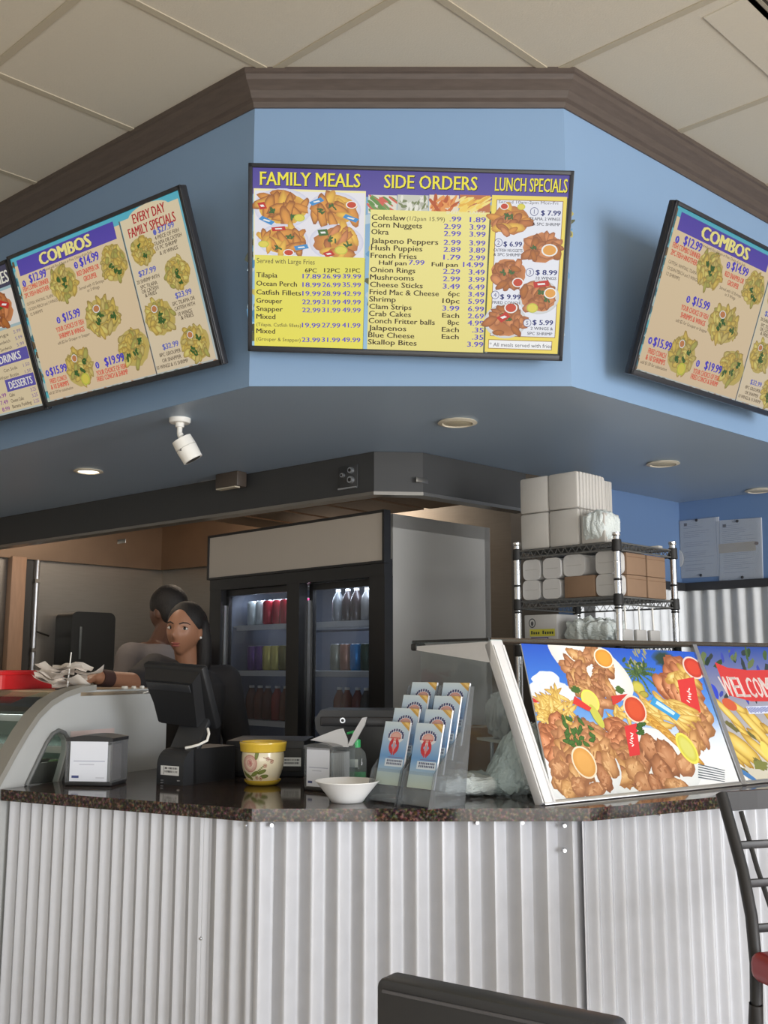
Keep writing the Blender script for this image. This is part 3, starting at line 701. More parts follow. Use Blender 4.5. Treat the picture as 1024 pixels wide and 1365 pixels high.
for i, tx in enumerate(('Can Soda', 'Water Bottle', 'Malta', 'Water')): TF(tx, W2 - .10, H2 - .370 - .024 * i, .012, BK, (.09, .13, .06, .06)[i]); TF(('1.50', '1.50', '2.00', '1.25')[i], W2 - .02, H2 - .370 - .024 * i, .012, S(110, 96, 150), .04)
v = -H2 + .125
A.rect(W2 - .2, v - .04, W2 - .012, v + .006, S(88, 80, 160)); A.up(.5); TF('DESSERTS', W2 - .03, v - .032, .028, S(226, 222, 214), .15, .03)
for i, tx in enumerate(('Cake', 'Cheese Cake', 'Banana Pudding')): TF(tx, W2 - .065, v - .06 - .022 * i, .013, BK, (.035, .09, .12)[i]) if False else A.text(tx, W2 - .195, v - .06 - .022 * i, .013, BK, w=(.035, .085, .125)[i], bold=.01); TF('3.25', W2 - .02, v - .06 - .022 * i, .013, S(120, 80, 160), .035)
for i in range(3): TF(('6.99', '7.49', '8.99')[i], W2 - .215, v - .055 - .026 * i, .015, S(140, 70, 150), .05, .02)
A.build('display', M_SCREEN2, t, base=-0.0005, eps=6e-5)

# ================================================================== ON THE SOFFIT
def downlight(px, py, lit, label, r=0.062):
    P = at_z(px, py, Z_SOF)
    t = thing('recessed_light', label, 'ceiling light', (P.x, P.y, Z_SOF), group='recessed lights')
    MB().lathe([(r, -0.001), (r + .004, -0.006), (r - 0.012, -0.010), (r - 0.016, -0.006), (r - .018, -0.001)], 32).build('trim_ring', mat('downlight_trim', S(216, 206, 186), .5, var=.02), t)
    if lit:
        MB().lathe([(0.0001, -0.0075), (r - .02, -0.007), (r - .016, -0.006)], 28).build('lens', mat('lit_lens', S(255, 240, 214), .5, emit=S(255, 244, 222), es=3.0), t)
        l = bpy.data.lights.new('recessed_bulb', 'SPOT'); l.energy = 14; l.color = (1, .82, .62); l.spot_size = radians(110); l.spot_blend = .6; l.shadow_soft_size = .04
        lo = bpy.data.objects.new('recessed_bulb', l); COL.objects.link(lo); lo.location = (0, 0, -0.02); lo.parent = t
    else:
        MB().lathe([(0.0001, -0.0075), (r - .02, -0.007), (r - .016, -0.006)], 28).build('lens', mat('unlit_lens', S(206, 196, 170), .5, var=.02), t)
    return t
downlight(118, 627, True, 'lit round recessed light in the soffit at the left')
downlight(610, 562, False, 'unlit round recessed light in the middle of the soffit, right of the security camera', .068)
downlight(884, 617, False, 'unlit round recessed light in the soffit above the wire rack', .068)
downlight(1012, 653, False, 'unlit round recessed light in the soffit corner above the pinned papers', .066)

P = at_z(240, 558, Z_SOF)
t = thing('security_camera', 'white bullet security camera hanging under the blue soffit', 'camera', (P.x, P.y, Z_SOF))
MB().lathe([(0.0001, 0), (.038, 0), (.038, -.012), (.034, -.017), (.0001, -.017)], 28).lathe([(.016, -.017), (.015, -.032), (.0001, -.032)], 20).build('base', M_WHT, t)
MB().tube([(0, 0, -.03), (0, 0, -.055), (.006, -.002, -.07), (.016, -.008, -.088)], .0095, 12).ball((.003, 0, -.06), .0115).build('arm', M_WHT, t)
d = Vector((0.40, 0.10, -0.70)).normalized(); p0 = Vector((.012, -.004, -.082)); a0 = p0 - d * .008
bd = MB().rod(a0, a0 + d * .034, .036, .038, 28).rod(a0 + d * .036, a0 + d * .086, .038, .036, 28); bd.rod(a0 + d * .033, a0 + d * .037, .034, .034, 28)
bd.build('body', M_WHT, t)
MB().rod(a0 + d * .0855, a0 + d * .0865, .029, .029, 20).build('lens_window', M_BLK, t)
sd = d.cross(Vector((0, 1, 0))).normalized()
MB().box((0, 0, 0), (.012, .003, .010), M=Matrix.Translation(a0 + d * .046 + Vector((-.020, -.031, -.004))) @ Matrix.Rotation(radians(-40), 4, 'Z')).build('logo_badge', mat('camera_badge', S(90, 90, 92), .5), t)

P = at_y(308, 640, 4.56)
t = thing('junction_box', 'small brown box fixed where the soffit meets the range hood', 'box', (P.x, P.y, Z_SOF), rz=radians(-40))
MB().box((0, 0, -.035), (.15, .06, .07), r=.006).build('case', mat('brown_metal', S(74, 64, 56), .5, var=.1), t)
MB().box((0, -.018, -.073), (.13, .03, .006)).build('light_strip', mat('pale_lens', S(190, 180, 160), .5, var=.03), t)

# ceiling vent at the top right corner
c = NA * 2.93 + NB * 0.855
ang = atan2(DB.y, DB.x)
t = thing('ceiling_vent', 'square louvred air vent in the ceiling at the top right', 'vent', (c.x, c.y, Z_CEIL), rz=ang)
q = MB()
for sx, sy, dx, dy in ((0, .228, .6, .146), (0, -.228, .6, .146), (.296, 0, .008, .31), (-.296, 0, .008, .31)): q.box((sx, sy, -.002), (dx, dy, .004))
q.build('frame', M_CEIL, t)
q = MB()
for i in range(15): q.box((0, -.147 + .021 * i, -.004), (.584, .010, .004))
q.build('louvres', mat('vent_grey', S(150, 142, 124), .5, var=.05), t)
MB().box((0, 0, -.002), (.584, .31, .003)).build('backing', mat('vent_dark', S(58, 52, 44), .8), t)

# ================================================================== KITCHEN: RANGE HOOD, WALL FITTINGS
HP = [SB0, SB1, SB2, SB3]
hood = thing('range_hood', 'long dark stainless range hood hanging behind the soffit', 'range hood', (-0.3, 4.4, 2.09))
q = sweep(MB(), HP, [(0.012, 2.096), (0.012, 2.27), (-0.02, 2.27), (-0.02, 2.096)]); local_mb(q, hood).build('front_panel', M_STEELD, hood)
q = sweep(MB(), HP, [(0.016, 2.090), (0.016, 2.104), (-0.05, 2.104), (-0.05, 2.090)]); local_mb(q, hood).build('bottom_lip', M_STEEL, hood)
M_HOODIN = mat('hood_inner_steel', S(126, 108, 92), 0.4, metal=0.7, var=0.15, scale=6)
ka = KC + (KA - KC).normalized() * 2.3; kb = KC + (KB - KC).normalized() * 1.2
nA_, nB_ = Vector((0.743, -0.669)), Vector((-0.629, -0.777))
q = MB().plate([(ka + nA_ * .03)[:], (KC + Vector((0, -.06)))[:], (kb + nB_ * .03)[:], (kb + nB_ * .02)[:], (KC + Vector((0, -.04)))[:], (ka + nA_ * .02)[:]], 2.09, 2.66)
local_mb(q, hood).build('inner_panel', M_HOODIN, hood)
# filter bank along the hood, above the cooler
def seg(p, q_, t): return p + (q_ - p) * t
q = MB()
for i in range(5):
    a = seg(SB1, SB0, .02 + i * .075) + Vector((.25, .30)); b_ = seg(SB1, SB0, .085 + i * .075) + Vector((.25, .30)); c = Vector((.26, .31))
    q.plate([a[:], b_[:], (b_ + c)[:], (a + c)[:]], 2.16, 2.19)
local_mb(q, hood).build('filter_bank', mat('filter_steel', S(140, 118, 98), .5, metal=.6, var=.2, scale=60), hood)
P = at_wall(468, 637, (SB1.x, SB1.y, 0), -0.766, 0.643); pn = Vector((-0.643, -0.766, 0)); dx_ = Vector((0.766, -0.643, 0))
Mg = Matrix((( dx_.x, -pn.x, 0, P.x + pn.x * .016), (dx_.y, -pn.y, 0, P.y + pn.y * .016), (0, 0, 1, P.z), (0, 0, 0, 1)))
q = MB().box((0, 0, 0), (.105, .006, .10), M=Mg, r=.003); local_mb(q, hood).build('control_plate', M_STEELD, hood)
for x, z, r in ((.02, .026, .014), (.02, -.014, .016), (-.026, .01, .010)):
    q = MB().rod(Mg @ Vector((x, -.003, z)), Mg @ Vector((x, -.016, z)), r, r * .9, 18).rod(Mg @ Vector((x, -.016, z)), Mg @ Vector((x, -.018, z)), r * .5, r * .5, 12, m=1)
    local_mb(q, hood).build('gauge', [M_ALU, M_BLKM], hood)
q = MB().box((0, -.006, -.047), (.10, .01, .006), M=Mg); local_mb(q, hood).build('plate_edge', M_ALU, hood)
for x, y in ((560, 641), (165, 722)):
    a_, b_ = (SB2, SB3) if x > 500 else (SB1, SB0)
    d = (b_ - a_).normalized(); P = at_wall(x, y, (a_.x, a_.y, 0), d.x, d.y); n = Vector((d.y, -d.x, 0)) * (1 if x > 500 else -1)
    Ml = Matrix(((d.x, n.x, 0, P.x + n.x * .013), (d.y, n.y, 0, P.y + n.y * .013), (0, 0, 1, P.z), (0, 0, 0, 1)))
    q = MB().box((0, 0, 0), (.07, .004, .022), M=Ml, r=.002); local_mb(q, hood).build('maker_badge', M_STEEL, hood)
for x, y in ((-1.95, 6.35), (-1.0, 5.7)):
    l = bpy.data.lights.new('hood_bulb', 'POINT'); l.energy = 5; l.color = (1, .80, .6); l.shadow_soft_size = .05
    lo = bpy.data.objects.new('hood_bulb', l); COL.objects.link(lo); lo.location = Vector((x, y, 2.42)) - Vector(hood.location); lo.parent = hood
    MB().ball((0, 0, 0), (.045, .045, .06)).rod((0, 0, .05), (0, 0, .27), .02).build('bulb_guard', glassy('bulb_glass', (1, .9, .8, 1), .05), hood, loc=Vector((x, y, 2.42)) - Vector(hood.location))

# left wall: door post, conduit, towel dispenser
dA = (KC - KA).normalized(); nA3 = Vector((nA_.x, nA_.y, 0)); dA3 = Vector((dA.x, dA.y, 0))
def on_A(x, y): return at_wall(x, y, (KC.x, KC.y, 0), dA.x, dA.y)
aA = atan2(dA.y, dA.x)
p0, p1 = on_A(4, 860), on_A(24, 860)
c = (p0 + p1) / 2 + nA3 * .03
struct(MB().box((0, 0, 1.05), ((p1 - p0).length, .06, 2.1), r=.006).build('door_1', M_WOODP, loc=(c.x, c.y, 0), rz=aA))
p2 = on_A(37, 860); c = (p1 + p2) / 2 + nA3 * .012
struct(MB().box((0, 0, 1.05), ((p2 - p1).length, .02, 2.1)).build('trim_4', M_STEELD, loc=(c.x, c.y, 0), rz=aA))
P = on_A(41, 860) + nA3 * .035
t = thing('conduit_pipe', 'thin upright metal conduit on the steel wall left of the towel dispenser', 'pipe', (P.x, P.y, 0), rz=aA)
MB().rod((0, 0, .3), (0, 0, 2.088), .016, n=14).build('pipe', M_ALU, t)
for z in (.8, 1.5, 1.95): MB().box((0, .018, z), (.07, .006, .025)).box((0, 0, z), (.04, .036, .025)).build('clamp', M_STEEL, t)
MB().tube([(.01, -.01, 1.62), (.05, -.005, 1.61), (.09, 0.0, 1.60), (.11, 0.01, 1.595)], .006).build('side_cable', M_BLKM, t)
P = on_A(71, 899); pt = on_A(71, 816); hh = pt.z - P.z; wd = .33
P = P + dA3 * (wd / 2)
t = thing('towel_dispenser', 'black paper towel dispenser with rounded corners on the steel wall', 'dispenser', (P.x, P.y, P.z), rz=aA)
bm = bmesh.new(); bmesh.ops.create_cube(bm, size=1); bmesh.ops.scale(bm, vec=(wd, .2, hh), verts=bm.verts)
bmesh.ops.bevel(bm, geom=[e for e in bm.edges if abs((e.verts[0].co - e.verts[1].co).normalized().y) > .9], offset=.045, segments=5, affect='EDGES', profile=.5)
bmesh.ops.translate(bm, vec=(0, -.10, hh / 2), verts=bm.verts)
MB().bm(bm, 0, True).build('cover', mat('smoky_black', S(26, 28, 28), .3, var=.1, spec=.5), t)
MB().box((-wd * .30, -.203, hh * .5), (.018, .008, hh * .52), r=.004).build('window_strip', mat('dispenser_window', S(96, 104, 108), .25, var=.1), t)
MB().box((wd / 2 + .010, -.06, hh * .28), (.03, .05, .09), r=.008).build('lever', M_BLKM, t)

# ================================================================== BEVERAGE COOLER
CO = Vector((0.010, 4.30, 0.0))
t = cooler = thing('beverage_cooler', 'tall two-door glass beverage cooler with a blank pale sign above the doors', 'cooler', CO, rz=radians(-45))
# local: x from -1.26 (far left) to 0 (near right), front y=0, depth +y
CWD, CDP, CH = 1.262, 0.70, 2.05
M_CBODY = mat('cooler_grey_side', S(168, 166, 162), .5, var=.06, scale=5, metal=.1)
M_CBLK = mat('cooler_black', S(30, 30, 32), .38, var=.1)
q = MB()
q.box((-CWD / 2, CDP - .02, CH / 2 + .03), (CWD, .04, CH - .06)); q.box((-.02, CDP / 2 + .02, CH / 2 + .03), (.04, CDP - .04, CH - .06)); q.box((-CWD + .02, CDP / 2 + .02, CH / 2 + .03), (.04, CDP - .04, CH - .06))
q.box((-CWD / 2, CDP / 2 + .02, CH - .03), (CWD, CDP - .04, .06)); q.box((-CWD / 2, CDP / 2 + .02, .35), (CWD, CDP - .04, .06)); q.build('cabinet', M_CBODY, t)
q = MB()
for x in (-.045, -.60, -CWD + .05): q.box((x, .012, .98), (.09 if x > -1 and x < -.1 else .095, .05, 1.6))
q.box((-CWD / 2, .012, 1.815), (CWD, .05, .075)); q.box((-CWD / 2, .012, .21), (CWD, .05, .36)); q.build('front_frame', M_CBLK, t)
MB().box((-CWD / 2, -.005, 1.946), (CWD + .012, .03, .206)).build('sign_panel', mat('sign_pale', S(186, 176, 164), .45, var=.03, scale=3), t)
q = MB()
for c, d in (((-CWD / 2, -.006, 2.055), (CWD + .02, .04, .012)), ((-CWD / 2, -.006, 1.838), (CWD + .02, .04, .010)), ((.006, -.006, 1.946), (.012, .04, .22)), ((-CWD - .006, -.006, 1.946), (.012, .04, .22))): q.box(c, d)
q.build('sign_frame', M_CBLK, t)
M_CIN = mat('cooler_lining', S(112, 118, 132), .6, var=.08)
q = MB().box((-CWD / 2, CDP - .06, 1.08), (CWD - .08, .02, 1.46)).box((-.05, .36, 1.08), (.02, .6, 1.46)).box((-CWD + .05, .36, 1.08), (.02, .6, 1.46)); q.build('lining', M_CIN, t)
M_SHELF = mat('cooler_shelf_white', S(196, 198, 198), .5, var=.04)
DOORS = ((-1.165, -.645), (-.555, -.09))
SHZ = (1.600, 1.375, 1.135, .88, .62)
for z in SHZ:
    s_ = MB()
    for i in range(22): s_.rod((-CWD + .07 + i * (CWD - .14) / 21, .10, z - .004), (-CWD + .07 + i * (CWD - .14) / 21, .62, z - .004), .003, n=5)
    s_.rod((-CWD + .06, .10, z - .004), (-.06, .10, z - .004), .004, n=6).rod((-CWD + .06, .6, z - .004), (-.06, .6, z - .004), .004, n=6)
    sh = s_.build('shelf', M_SHELF, t)
    q = MB()
    for a, b_ in DOORS: q.box(((a + b_) / 2, .088, z - .012), (b_ - a - .01, .006, .026))
    q.build('price_rail', M_SHELF, sh)
for i, (a, b_) in enumerate(DOORS):
    y = .0 if i == 0 else .03
    fr = MB()
    for c, d in ((((a + b_) / 2, y + .03, 1.762), (b_ - a, .022, .03)), (((a + b_) / 2, y + .03, .41), (b_ - a, .022, .03)), ((a + .012, y + .03, 1.085), (.024, .022, 1.38)), ((b_ - .012, y + .03, 1.085), (.024, .022, 1.38))): fr.box(c, d)
    d_ = fr.build('door', M_CBLK, t)
    MB().box(((a + b_) / 2, y + .03, 1.085), (b_ - a - .04, .004, 1.34)).build('glass', glassy('cooler_glass', (.80, .83, .88, 1), .03, .03), d_)
    MB().box((a + .006, y + .012, 1.1), (.008, .014, 1.2)).build('handle', M_ALU, d_)
l = bpy.data.lights.new('cooler_tube', 'AREA'); l.shape = 'RECTANGLE'; l.size = 1.0; l.size_y = .05; l.energy = 3.6; l.color = (.85, .92, 1)
lo = bpy.data.objects.new('cooler_tube', l); COL.objects.link(lo); lo.parent = t; lo.location = (-CWD / 2, .14, 1.77); lo.rotation_euler = (radians(18), 0, 0)
MB().box((-CWD / 2, .10, 1.785), (1.04, .04, .02)).build('lamp_strip', M_SHELF, t)

# drinks: one can and one bottle are built, then copied
CF = frame_at(CO, radians(-45))
def can_mesh(name, col, label, bottle=False, h=.122, r=.0325):
    t = thing(name, label, 'bottle' if bottle else 'can', (0, 0, 0))
    if bottle:
        MB().lathe([(.0001, 0), (r * .9, 0), (r, .008), (r, h * .62), (r * .82, h * .74), (r * .4, h * .90), (r * .38, h * .95), (.0001, h * .95)], 16).build('body', mat('drink_' + name + str(col), col, .2, var=.1), t)
        MB().lathe([(r * .42, h * .93), (r * .42, h), (.0001, h)], 12).build('cap', M_WHT, t)
    else:
        MB().lathe([(r * .8, 0.001), (r, .01), (r, h - .012), (r * .86, h - .002)], 18).build('body', mat('drink_' + name + str(col), col, .28, metal=.35, var=.22, scale=34, stretch=(1, 1, .2)), t)
        MB().lathe([(r * .86, h - .002), (r * .82, h), (r * .78, h - .004), (.0001, h - .004)], 16).build('lid', M_ALU, t)
    return t
CANC = {}
def drink(kind, col, x, z, y, label, grp, h=.122, r=.0325, bottle=False):
    k = (kind, col, h)
    P = CF @ Vector((x, y, z)); rz = random.uniform(0, 6)
    if k not in CANC:
        o = can_mesh(kind, col, label, bottle, h, r); o.location = P; o.rotation_euler = (0, 0, rz); CANC[k] = o
    else: o = dup(CANC[k], P, rz, label)
    o['group'] = grp
    return o
L0 = -1.105; dx = .0655
RED_, SIL, PNK, PUR, YEL, OLV = S(176, 40, 56), S(206, 214, 214), S(196, 60, 110), S(104, 62, 140), S(206, 196, 110), S(120, 116, 70)
GRP = 'drinks in the cooler'
def lab(c, where): return '%s drink %s' % (c, where)
top = 'on the upper shelf behind the left cooler door'; mid = 'on the second shelf behind the left cooler door'; low = 'on the lower lit shelf behind the left cooler door'
topr = 'on the upper shelf behind the right cooler door'; midr = 'on the second shelf behind the right cooler door'; lowr = 'on the lower shelf behind the right cooler door'
ordn = ['first', 'second', 'third', 'fourth', 'fifth', 'sixth', 'seventh', 'eighth']
def row(cols, x0, z, where, kind='soda_can', h=.122, r=.0325, step=dx, y=.15, bottle=False, noun='can'):
    for i, c in enumerate(cols):
        if c is None: continue
        nm, col = c
        drink(kind, col, x0 + i * step, z, y + random.uniform(-.006, .006), '%s %s, %s from the left %s' % (nm, noun, ordn[i], where), GRP, h, r, bottle)
row([('silver', SIL), ('silver', SIL), ('red', RED_), ('red', RED_), ('red', RED_), ('pink', PNK), ('pink', PNK)], L0, 1.602, top)
row([('purple', PUR), ('purple', PUR), ('pale yellow', YEL), ('pale yellow', YEL), ('olive', OLV), ('red', RED_), ('silver', SIL)], L0, 1.377, mid)
row([('brown', S(96, 56, 44)), ('brown', S(104, 60, 46)), ('brown', S(96, 56, 44)), ('red', S(140, 50, 44)), ('brown', S(110, 70, 52)), ('olive', S(104, 104, 58)), ('olive', S(104, 104, 58))], L0, 1.137, low, 'juice_bottle', .165, .0315, dx, .15, True, 'bottle')
R0 = -.47
row([('clear', S(120, 124, 128)), ('dark', S(58, 48, 50)), ('dark', S(58, 48, 50)), ('clear', S(130, 130, 130)), ('dark', S(58, 48, 50)), ('clear', S(130, 130, 130))], R0, 1.602, topr, 'water_bottle', .150, .0295, .062, .16, True, 'bottle')
row([('grey', S(160, 164, 150)), ('pinkish', S(176, 128, 110)), ('blue', S(40, 130, 196)), ('dark green', S(40, 70, 56)), ('dark green', S(40, 70, 56)), ('grey', S(130, 136, 130))], R0, 1.377, midr)
row([('orange', S(130, 66, 48)), ('orange', S(130, 66, 48)), ('red', S(120, 46, 44)), ('dark', S(54, 46, 46)), ('dark', S(54, 46, 46)), ('grey', S(104, 104, 104))], R0, 1.137, lowr, 'juice_bottle', .165, .0295, .062, .16, True, 'bottle')

# ================================================================== ON THE COUNTER
def on_top(x, y): P = at_z(x, y, ZT); return Vector((P.x, P.y, ZT))
M_CLEAR = glassy('clear_acrylic', (.93, .95, .96, 1), .05, .03)
M_SMOKE = glassy('smoky_acrylic', (.62, .61, .62, 1), .10, .05)
M_PAPER = mat('white_paper', S(228, 230, 236), .7, var=.02)
M_INK = printed('printed_card', 0, .5)

def napkin_holder(label, px, yaw, w=.135, d=.12, h=.135, lines=True, napkins_out=False, clear=False):
    P = on_top(*px)
    t = thing('napkin_holder', label, 'napkin holder', P, rz=radians(yaw), group='napkin holders')
    q = MB().box((0, d / 2, .006), (w, d, .012), r=.004); q.build('base', M_BLK, t)
    q = MB()
    for x in (-w / 2 + .003, w / 2 - .003): q.box((x, d / 2, h / 2 + .005), (.005, d, h - .01))
    q.box((0, d - .003, h / 2), (w, .005, h - .01)); q.build('body', M_CLEAR if clear else M_SMOKE, t)
    k = 8; pr = [(-w / 2, h - .01)] + [(-w / 2 + w * i / k, h + .008 * sin(pi * i / k)) for i in range(k + 1)] + [(w / 2, h - .01)]
    MB().prism(pr, -.002, d + .002).build('lid', M_SMOKE if clear else M_BLK, t)
    MB().box((0, .003, h / 2 + .004), (w - .004, .004, h - .012)).build('front_frame', M_CLEAR, t)
    A = Art(); cw, ch = w * .40, h * .43
    A.rect(-cw, -ch, cw, ch, S(226, 230, 240)); A.up(2)
    A.rect(-cw * .8, -ch * .04, cw * .86, 0, S(170, 176, 196)); A.rect(-cw * .5, -ch * .2, cw * .3, -ch * .16, S(186, 190, 204))
    A.rect(-cw * .88, -ch * .84, -cw * .5, -ch * .72, S(70, 80, 130))
    A.rect(cw * .4, -ch * .84, cw * .86, -ch * .8, S(190, 194, 206))
    c = A.build('card', M_INK, t, base=-.001); c.location = (0, 0, h / 2 + .004)
    q = MB()
    for i in range(14): q.box((0, .02 + i * (d - .035) / 13, h * .46), (w * .80, .0045, h * .78), r=.001)
    q.build('napkins', mat('napkin_stack', S(206, 204, 204), .8, var=.04), t)
    if napkins_out:
        q = MB()
        for pts in ([(-.07, h + .012), (-.02, h + .03), (.025, h + .045), (.05, h + .05), (.066, h + .02), (.07, h - .003), (.02, h - .004), (-.01, h + .006)], [(.068, h + .0), (.09, h + .04), (.12, h + .082), (.135, h + .085), (.128, h + .062), (.10, h + .02), (.085, h + .002)]):
            q.prism(pts, .05, .054)
        q.build('pulled_napkin', M_PAPER, t)
    return t
napkin_holder('smoky napkin holder with a white card beside the register', (117, 1048), -8, w=.15, h=.142)
napkin_holder('clear napkin holder with a pulled napkin, behind the white bowl', (424, 1055), -34, w=.105, d=.11, h=.128, napkins_out=True, clear=True)

# register terminal, back towards the dining room
P = on_top(226, 1046)
t = thing('register_terminal', 'black point of sale terminal seen from behind on the granite', 'register', P, rz=radians(-32))
M_POS = mat('register_black', S(44, 46, 50), .45, var=.06); M_POSD = mat('register_dark', S(30, 31, 34), .5, var=.06)
bw, bd_, bh = .11, .24, .105
pr = [(-bw / 2, 0)] + [(-bw / 2, bh * .62)] + [(-bw / 2 + .045 * (1 - cos(a)), bh * .62 + bh * .38 * sin(a)) for a in [pi / 2 * i / 6 for i in range(1, 7)]] + [(bw / 2, bh)] + [(bw / 2, 0)]
MB().prism([(-bw / 2, 0), (-bw / 2, bh), (bw / 2, bh), (bw / 2, 0)], .045, bd_).build('printer_base', M_POSD, t)
# rounded front
q = MB(); prof = [(0, 0)] + [(0, bh * .55)] + [(.05 * (1 - cos(a)), bh * .55 + bh * .45 * sin(a)) for a in [pi / 2 * i / 6 for i in range(1, 7)]] + [(.06, 0)]
q.prism(prof, -bw / 2, bw / 2, M=Matrix(((0, 1, 0, 0), (1, 0, 0, 0), (0, 0, 1, 0), (0, 0, 0, 1)))); q.build('front_cover', M_POS, t)
A = Art(); A.rect(-.038, -.014, .038, .014, S(226, 226, 224)); A.up(1)
rnd = random.Random(2); A.rect(-.026, -.0125, -.024, .0125, S(90, 90, 90))
for r_ in (.004, -.006):
    for i in range(12): A.rect(-.021 + i * .0045, r_, -.021 + i * .0045 + rnd.uniform(.0015, .004), r_ + .006, S(64, 64, 68))
c = A.build('label_plate', M_INK, t, base=-.0008); c.location = (0, 0, .042)
q = MB()
for x, z in ((-.03, .012), (-.03, .005), (.038, .014)): q.box((x, -.002, z), (.008, .004, .003))
q.build('port_row', M_ALU, t)
q = MB().box((0, 0, .055), (.115, .02, .125), r=.006, M=Matrix.Translation((-.01, .07, .092)) @ Matrix.Rotation(radians(-30), 4, 'X')); q.build('neck', M_POS, t)
Mm = Matrix.Translation((-.052, .085, .262)) @ Matrix.Rotation(radians(26), 4, 'X') @ Matrix.Rotation(radians(4), 4, 'Y')
q = MB(); q.box((0, .016, 0), (.25, .03, .215), r=.008, M=Mm)
vs = [(-.115, -.0, .095), (.115, 0, .095), (.085, 0, -.10), (-.085, 0, -.10), (-.10, -.03, .07), (.10, -.03, .07), (.075, -.03, -.085), (-.075, -.03, -.085)]
q.add(vs, [(4, 5, 6, 7), (0, 4, 7, 3), (1, 2, 6, 5), (0, 1, 5, 4), (3, 7, 6, 2)], 0, False, Mm)
mo = q.build('monitor', M_POSD, t)
MB().box((0, -.034, .052), (.18, .006, .026), r=.002, M=Mm).build('vent_band', M_POS, mo)
MB().box((-.085, -.038, .06), (.022, .003, .003), M=Mm @ Matrix.Rotation(radians(-20), 4, 'Y')).build('indicator', M_WHT, mo)
MB().box((0, .032, 0), (.23, .002, .19), M=Mm).build('touch_screen', mat('screen_glass', S(16, 18, 22), .1), mo)
MB().tube([(.060, .10, .165), (.074, .09, .15), (.076, .08, .13), (.06, .06, .118), (.04, .05, .112), (.02, .045, .108)], .0042, 8).build('cable', M_WHT, t)

P = on_top(352, 1036)
t = thing('cash_drawer', 'low black box with a white label behind the flower pot', 'box', P, rz=radians(-4))
MB().box((0, .13, .058), (.26, .24, .116), r=.006).build('case', M_POSD, t)
MB().box((0, -.002, .055), (.25, .006, .075), r=.003).build('front', M_BLKM, t)
A = Art(); A.rect(-.032, -.014, .032, .014, S(206, 208, 208)); A.up(1)
for r_ in (.003, -.007):
    for i in range(11): A.rect(-.027 + i * .005, r_, -.027 + i * .005 + rnd.uniform(.002, .004), r_ + .006, S(70, 72, 78))
c = A.build('label_plate', M_INK, t, base=-.0065); c.location = (.09, 0, .05)

# flower pot
P = on_top(350, 1046)
t = thing('flower_pot', 'empty yellow-rimmed cream flower pot painted with a rose, on its saucer', 'flower pot', P)
M_POTY = mat('pot_yellow_glaze', S(222, 186, 66), .25, var=.05, coat=.4); M_POTC = mat('pot_cream_glaze', S(232, 220, 190), .3, var=.03, coat=.4)
MB().lathe([(.0001, .002), (.036, 0), (.048, .004), (.056, .014), (.057, .017), (.052, .016), (.046, .008), (.0001, .007)], 36).build('saucer', M_POTY, t)
BODY = [(.042, .008), (.047, .014), (.056, .032), (.062, .052), (.0645, .072), (.0645, .088), (.063, .100)]
MB().lathe(BODY + [(.060, .101), (.059, .09), (.056, .05), (.04, .02), (.0001, .016)], 40).build('body', M_POTC, t)
MB().lathe([(.063, .099), (.069, .102), (.0715, .122), (.073, .126), (.0715, .130), (.066, .130), (.064, .124), (.060, .1), (.063, .099)], 40).build('rim', M_POTY, t)
def potr(v):
    for (r0, z0), (r1, z1) in zip(BODY, BODY[1:]):
        if z0 <= v <= z1: return r0 + (r1 - r0) * (v - z0) / (z1 - z0)
    return BODY[-1][0] if v > .1 else BODY[0][0]
A = Art(); G_, PK, BR_ = S(122, 132, 66), S(206, 164, 150), S(150, 96, 70)
A.ell(-.028, .068, .026, .026, S(226, 196, 176), rim=S(190, 130, 120), n=24); A.ell(-.028, .068, .018, .019, S(232, 208, 190), rim=S(200, 150, 140), n=20); A.ell(-.027, .07, .010, .012, S(214, 160, 150), n=14, rim=S(184, 120, 110)); A.ell(-.026, .07, .005, .006, S(190, 120, 116), n=10)
for u, v, a in ((-.012, .038, .5), (.012, .044, .4), (-.036, .028, -.6), (.02, .03, .1), (-.004, .094, 1.4), (-.05, .034, 2.4)): A.ell(u, v, .015, .006, G_, ang=a, n=14, rim=S(96, 100, 50))
for a in range(12): A.ell(-.03 + a * .0046, .030 + a * .0018 + .00012 * a * a, .003, .0022, G_, n=8)
for u, v in ((.03, .082), (.042, .074), (.022, .062), (-.006, .026), (.008, .024)): A.ell(u, v, .006, .0065, S(220, 190, 166), n=12, rim=BR_); A.ell(u, v, .0025, .0028, BR_, n=8)
for i in range(8): A.ell(.018 + i * .004, .086 - i * .0012, .0028, .0014, BR_, ang=-.3, n=6)
A.build('painted_rose', printed('pot_painting', 0, .3), t, fn=lambda u, v, l: ((potr(v) + .0006 + l * 4e-5) * sin(u / .064 - .12), -(potr(v) + .0006 + l * 4e-5) * cos(u / .064 - .12), v))

# white bowl, hand sanitiser
P = on_top(463, 1069)
t = tag(MB().lathe([(.0001, .0015), (.040, 0), (.043, .002), (.050, .012), (.068, .034), (.083, .052), (.086, .0545), (.0855, .056), (.081, .053), (.066, .036), (.048, .014), (.040, .005), (.0001, .0045)], 48).build('paper_bowl', mat('bowl_white', S(238, 238, 238), .45, var=.02)), 'white paper bowl at the front edge of the granite counter', 'bowl')
t.location = P
P = on_top(474, 1046)
t = thing('sanitizer_bottle', 'clear pump bottle of green hand sanitizer beside the brochures', 'bottle', P, rz=radians(-20))
M_GREEN = mat('pump_green', S(64, 190, 110), .35, var=.04)
MB().lathe([(.0001, .001), (.033, 0), (.035, .006), (.035, .075), (.030, .098), (.016, .112), (.014, .118), (.0001, .118)], 28, squash=.72).build('bottle', glassy('bottle_clear', (.82, .90, .86, 1), .12, .05), t)
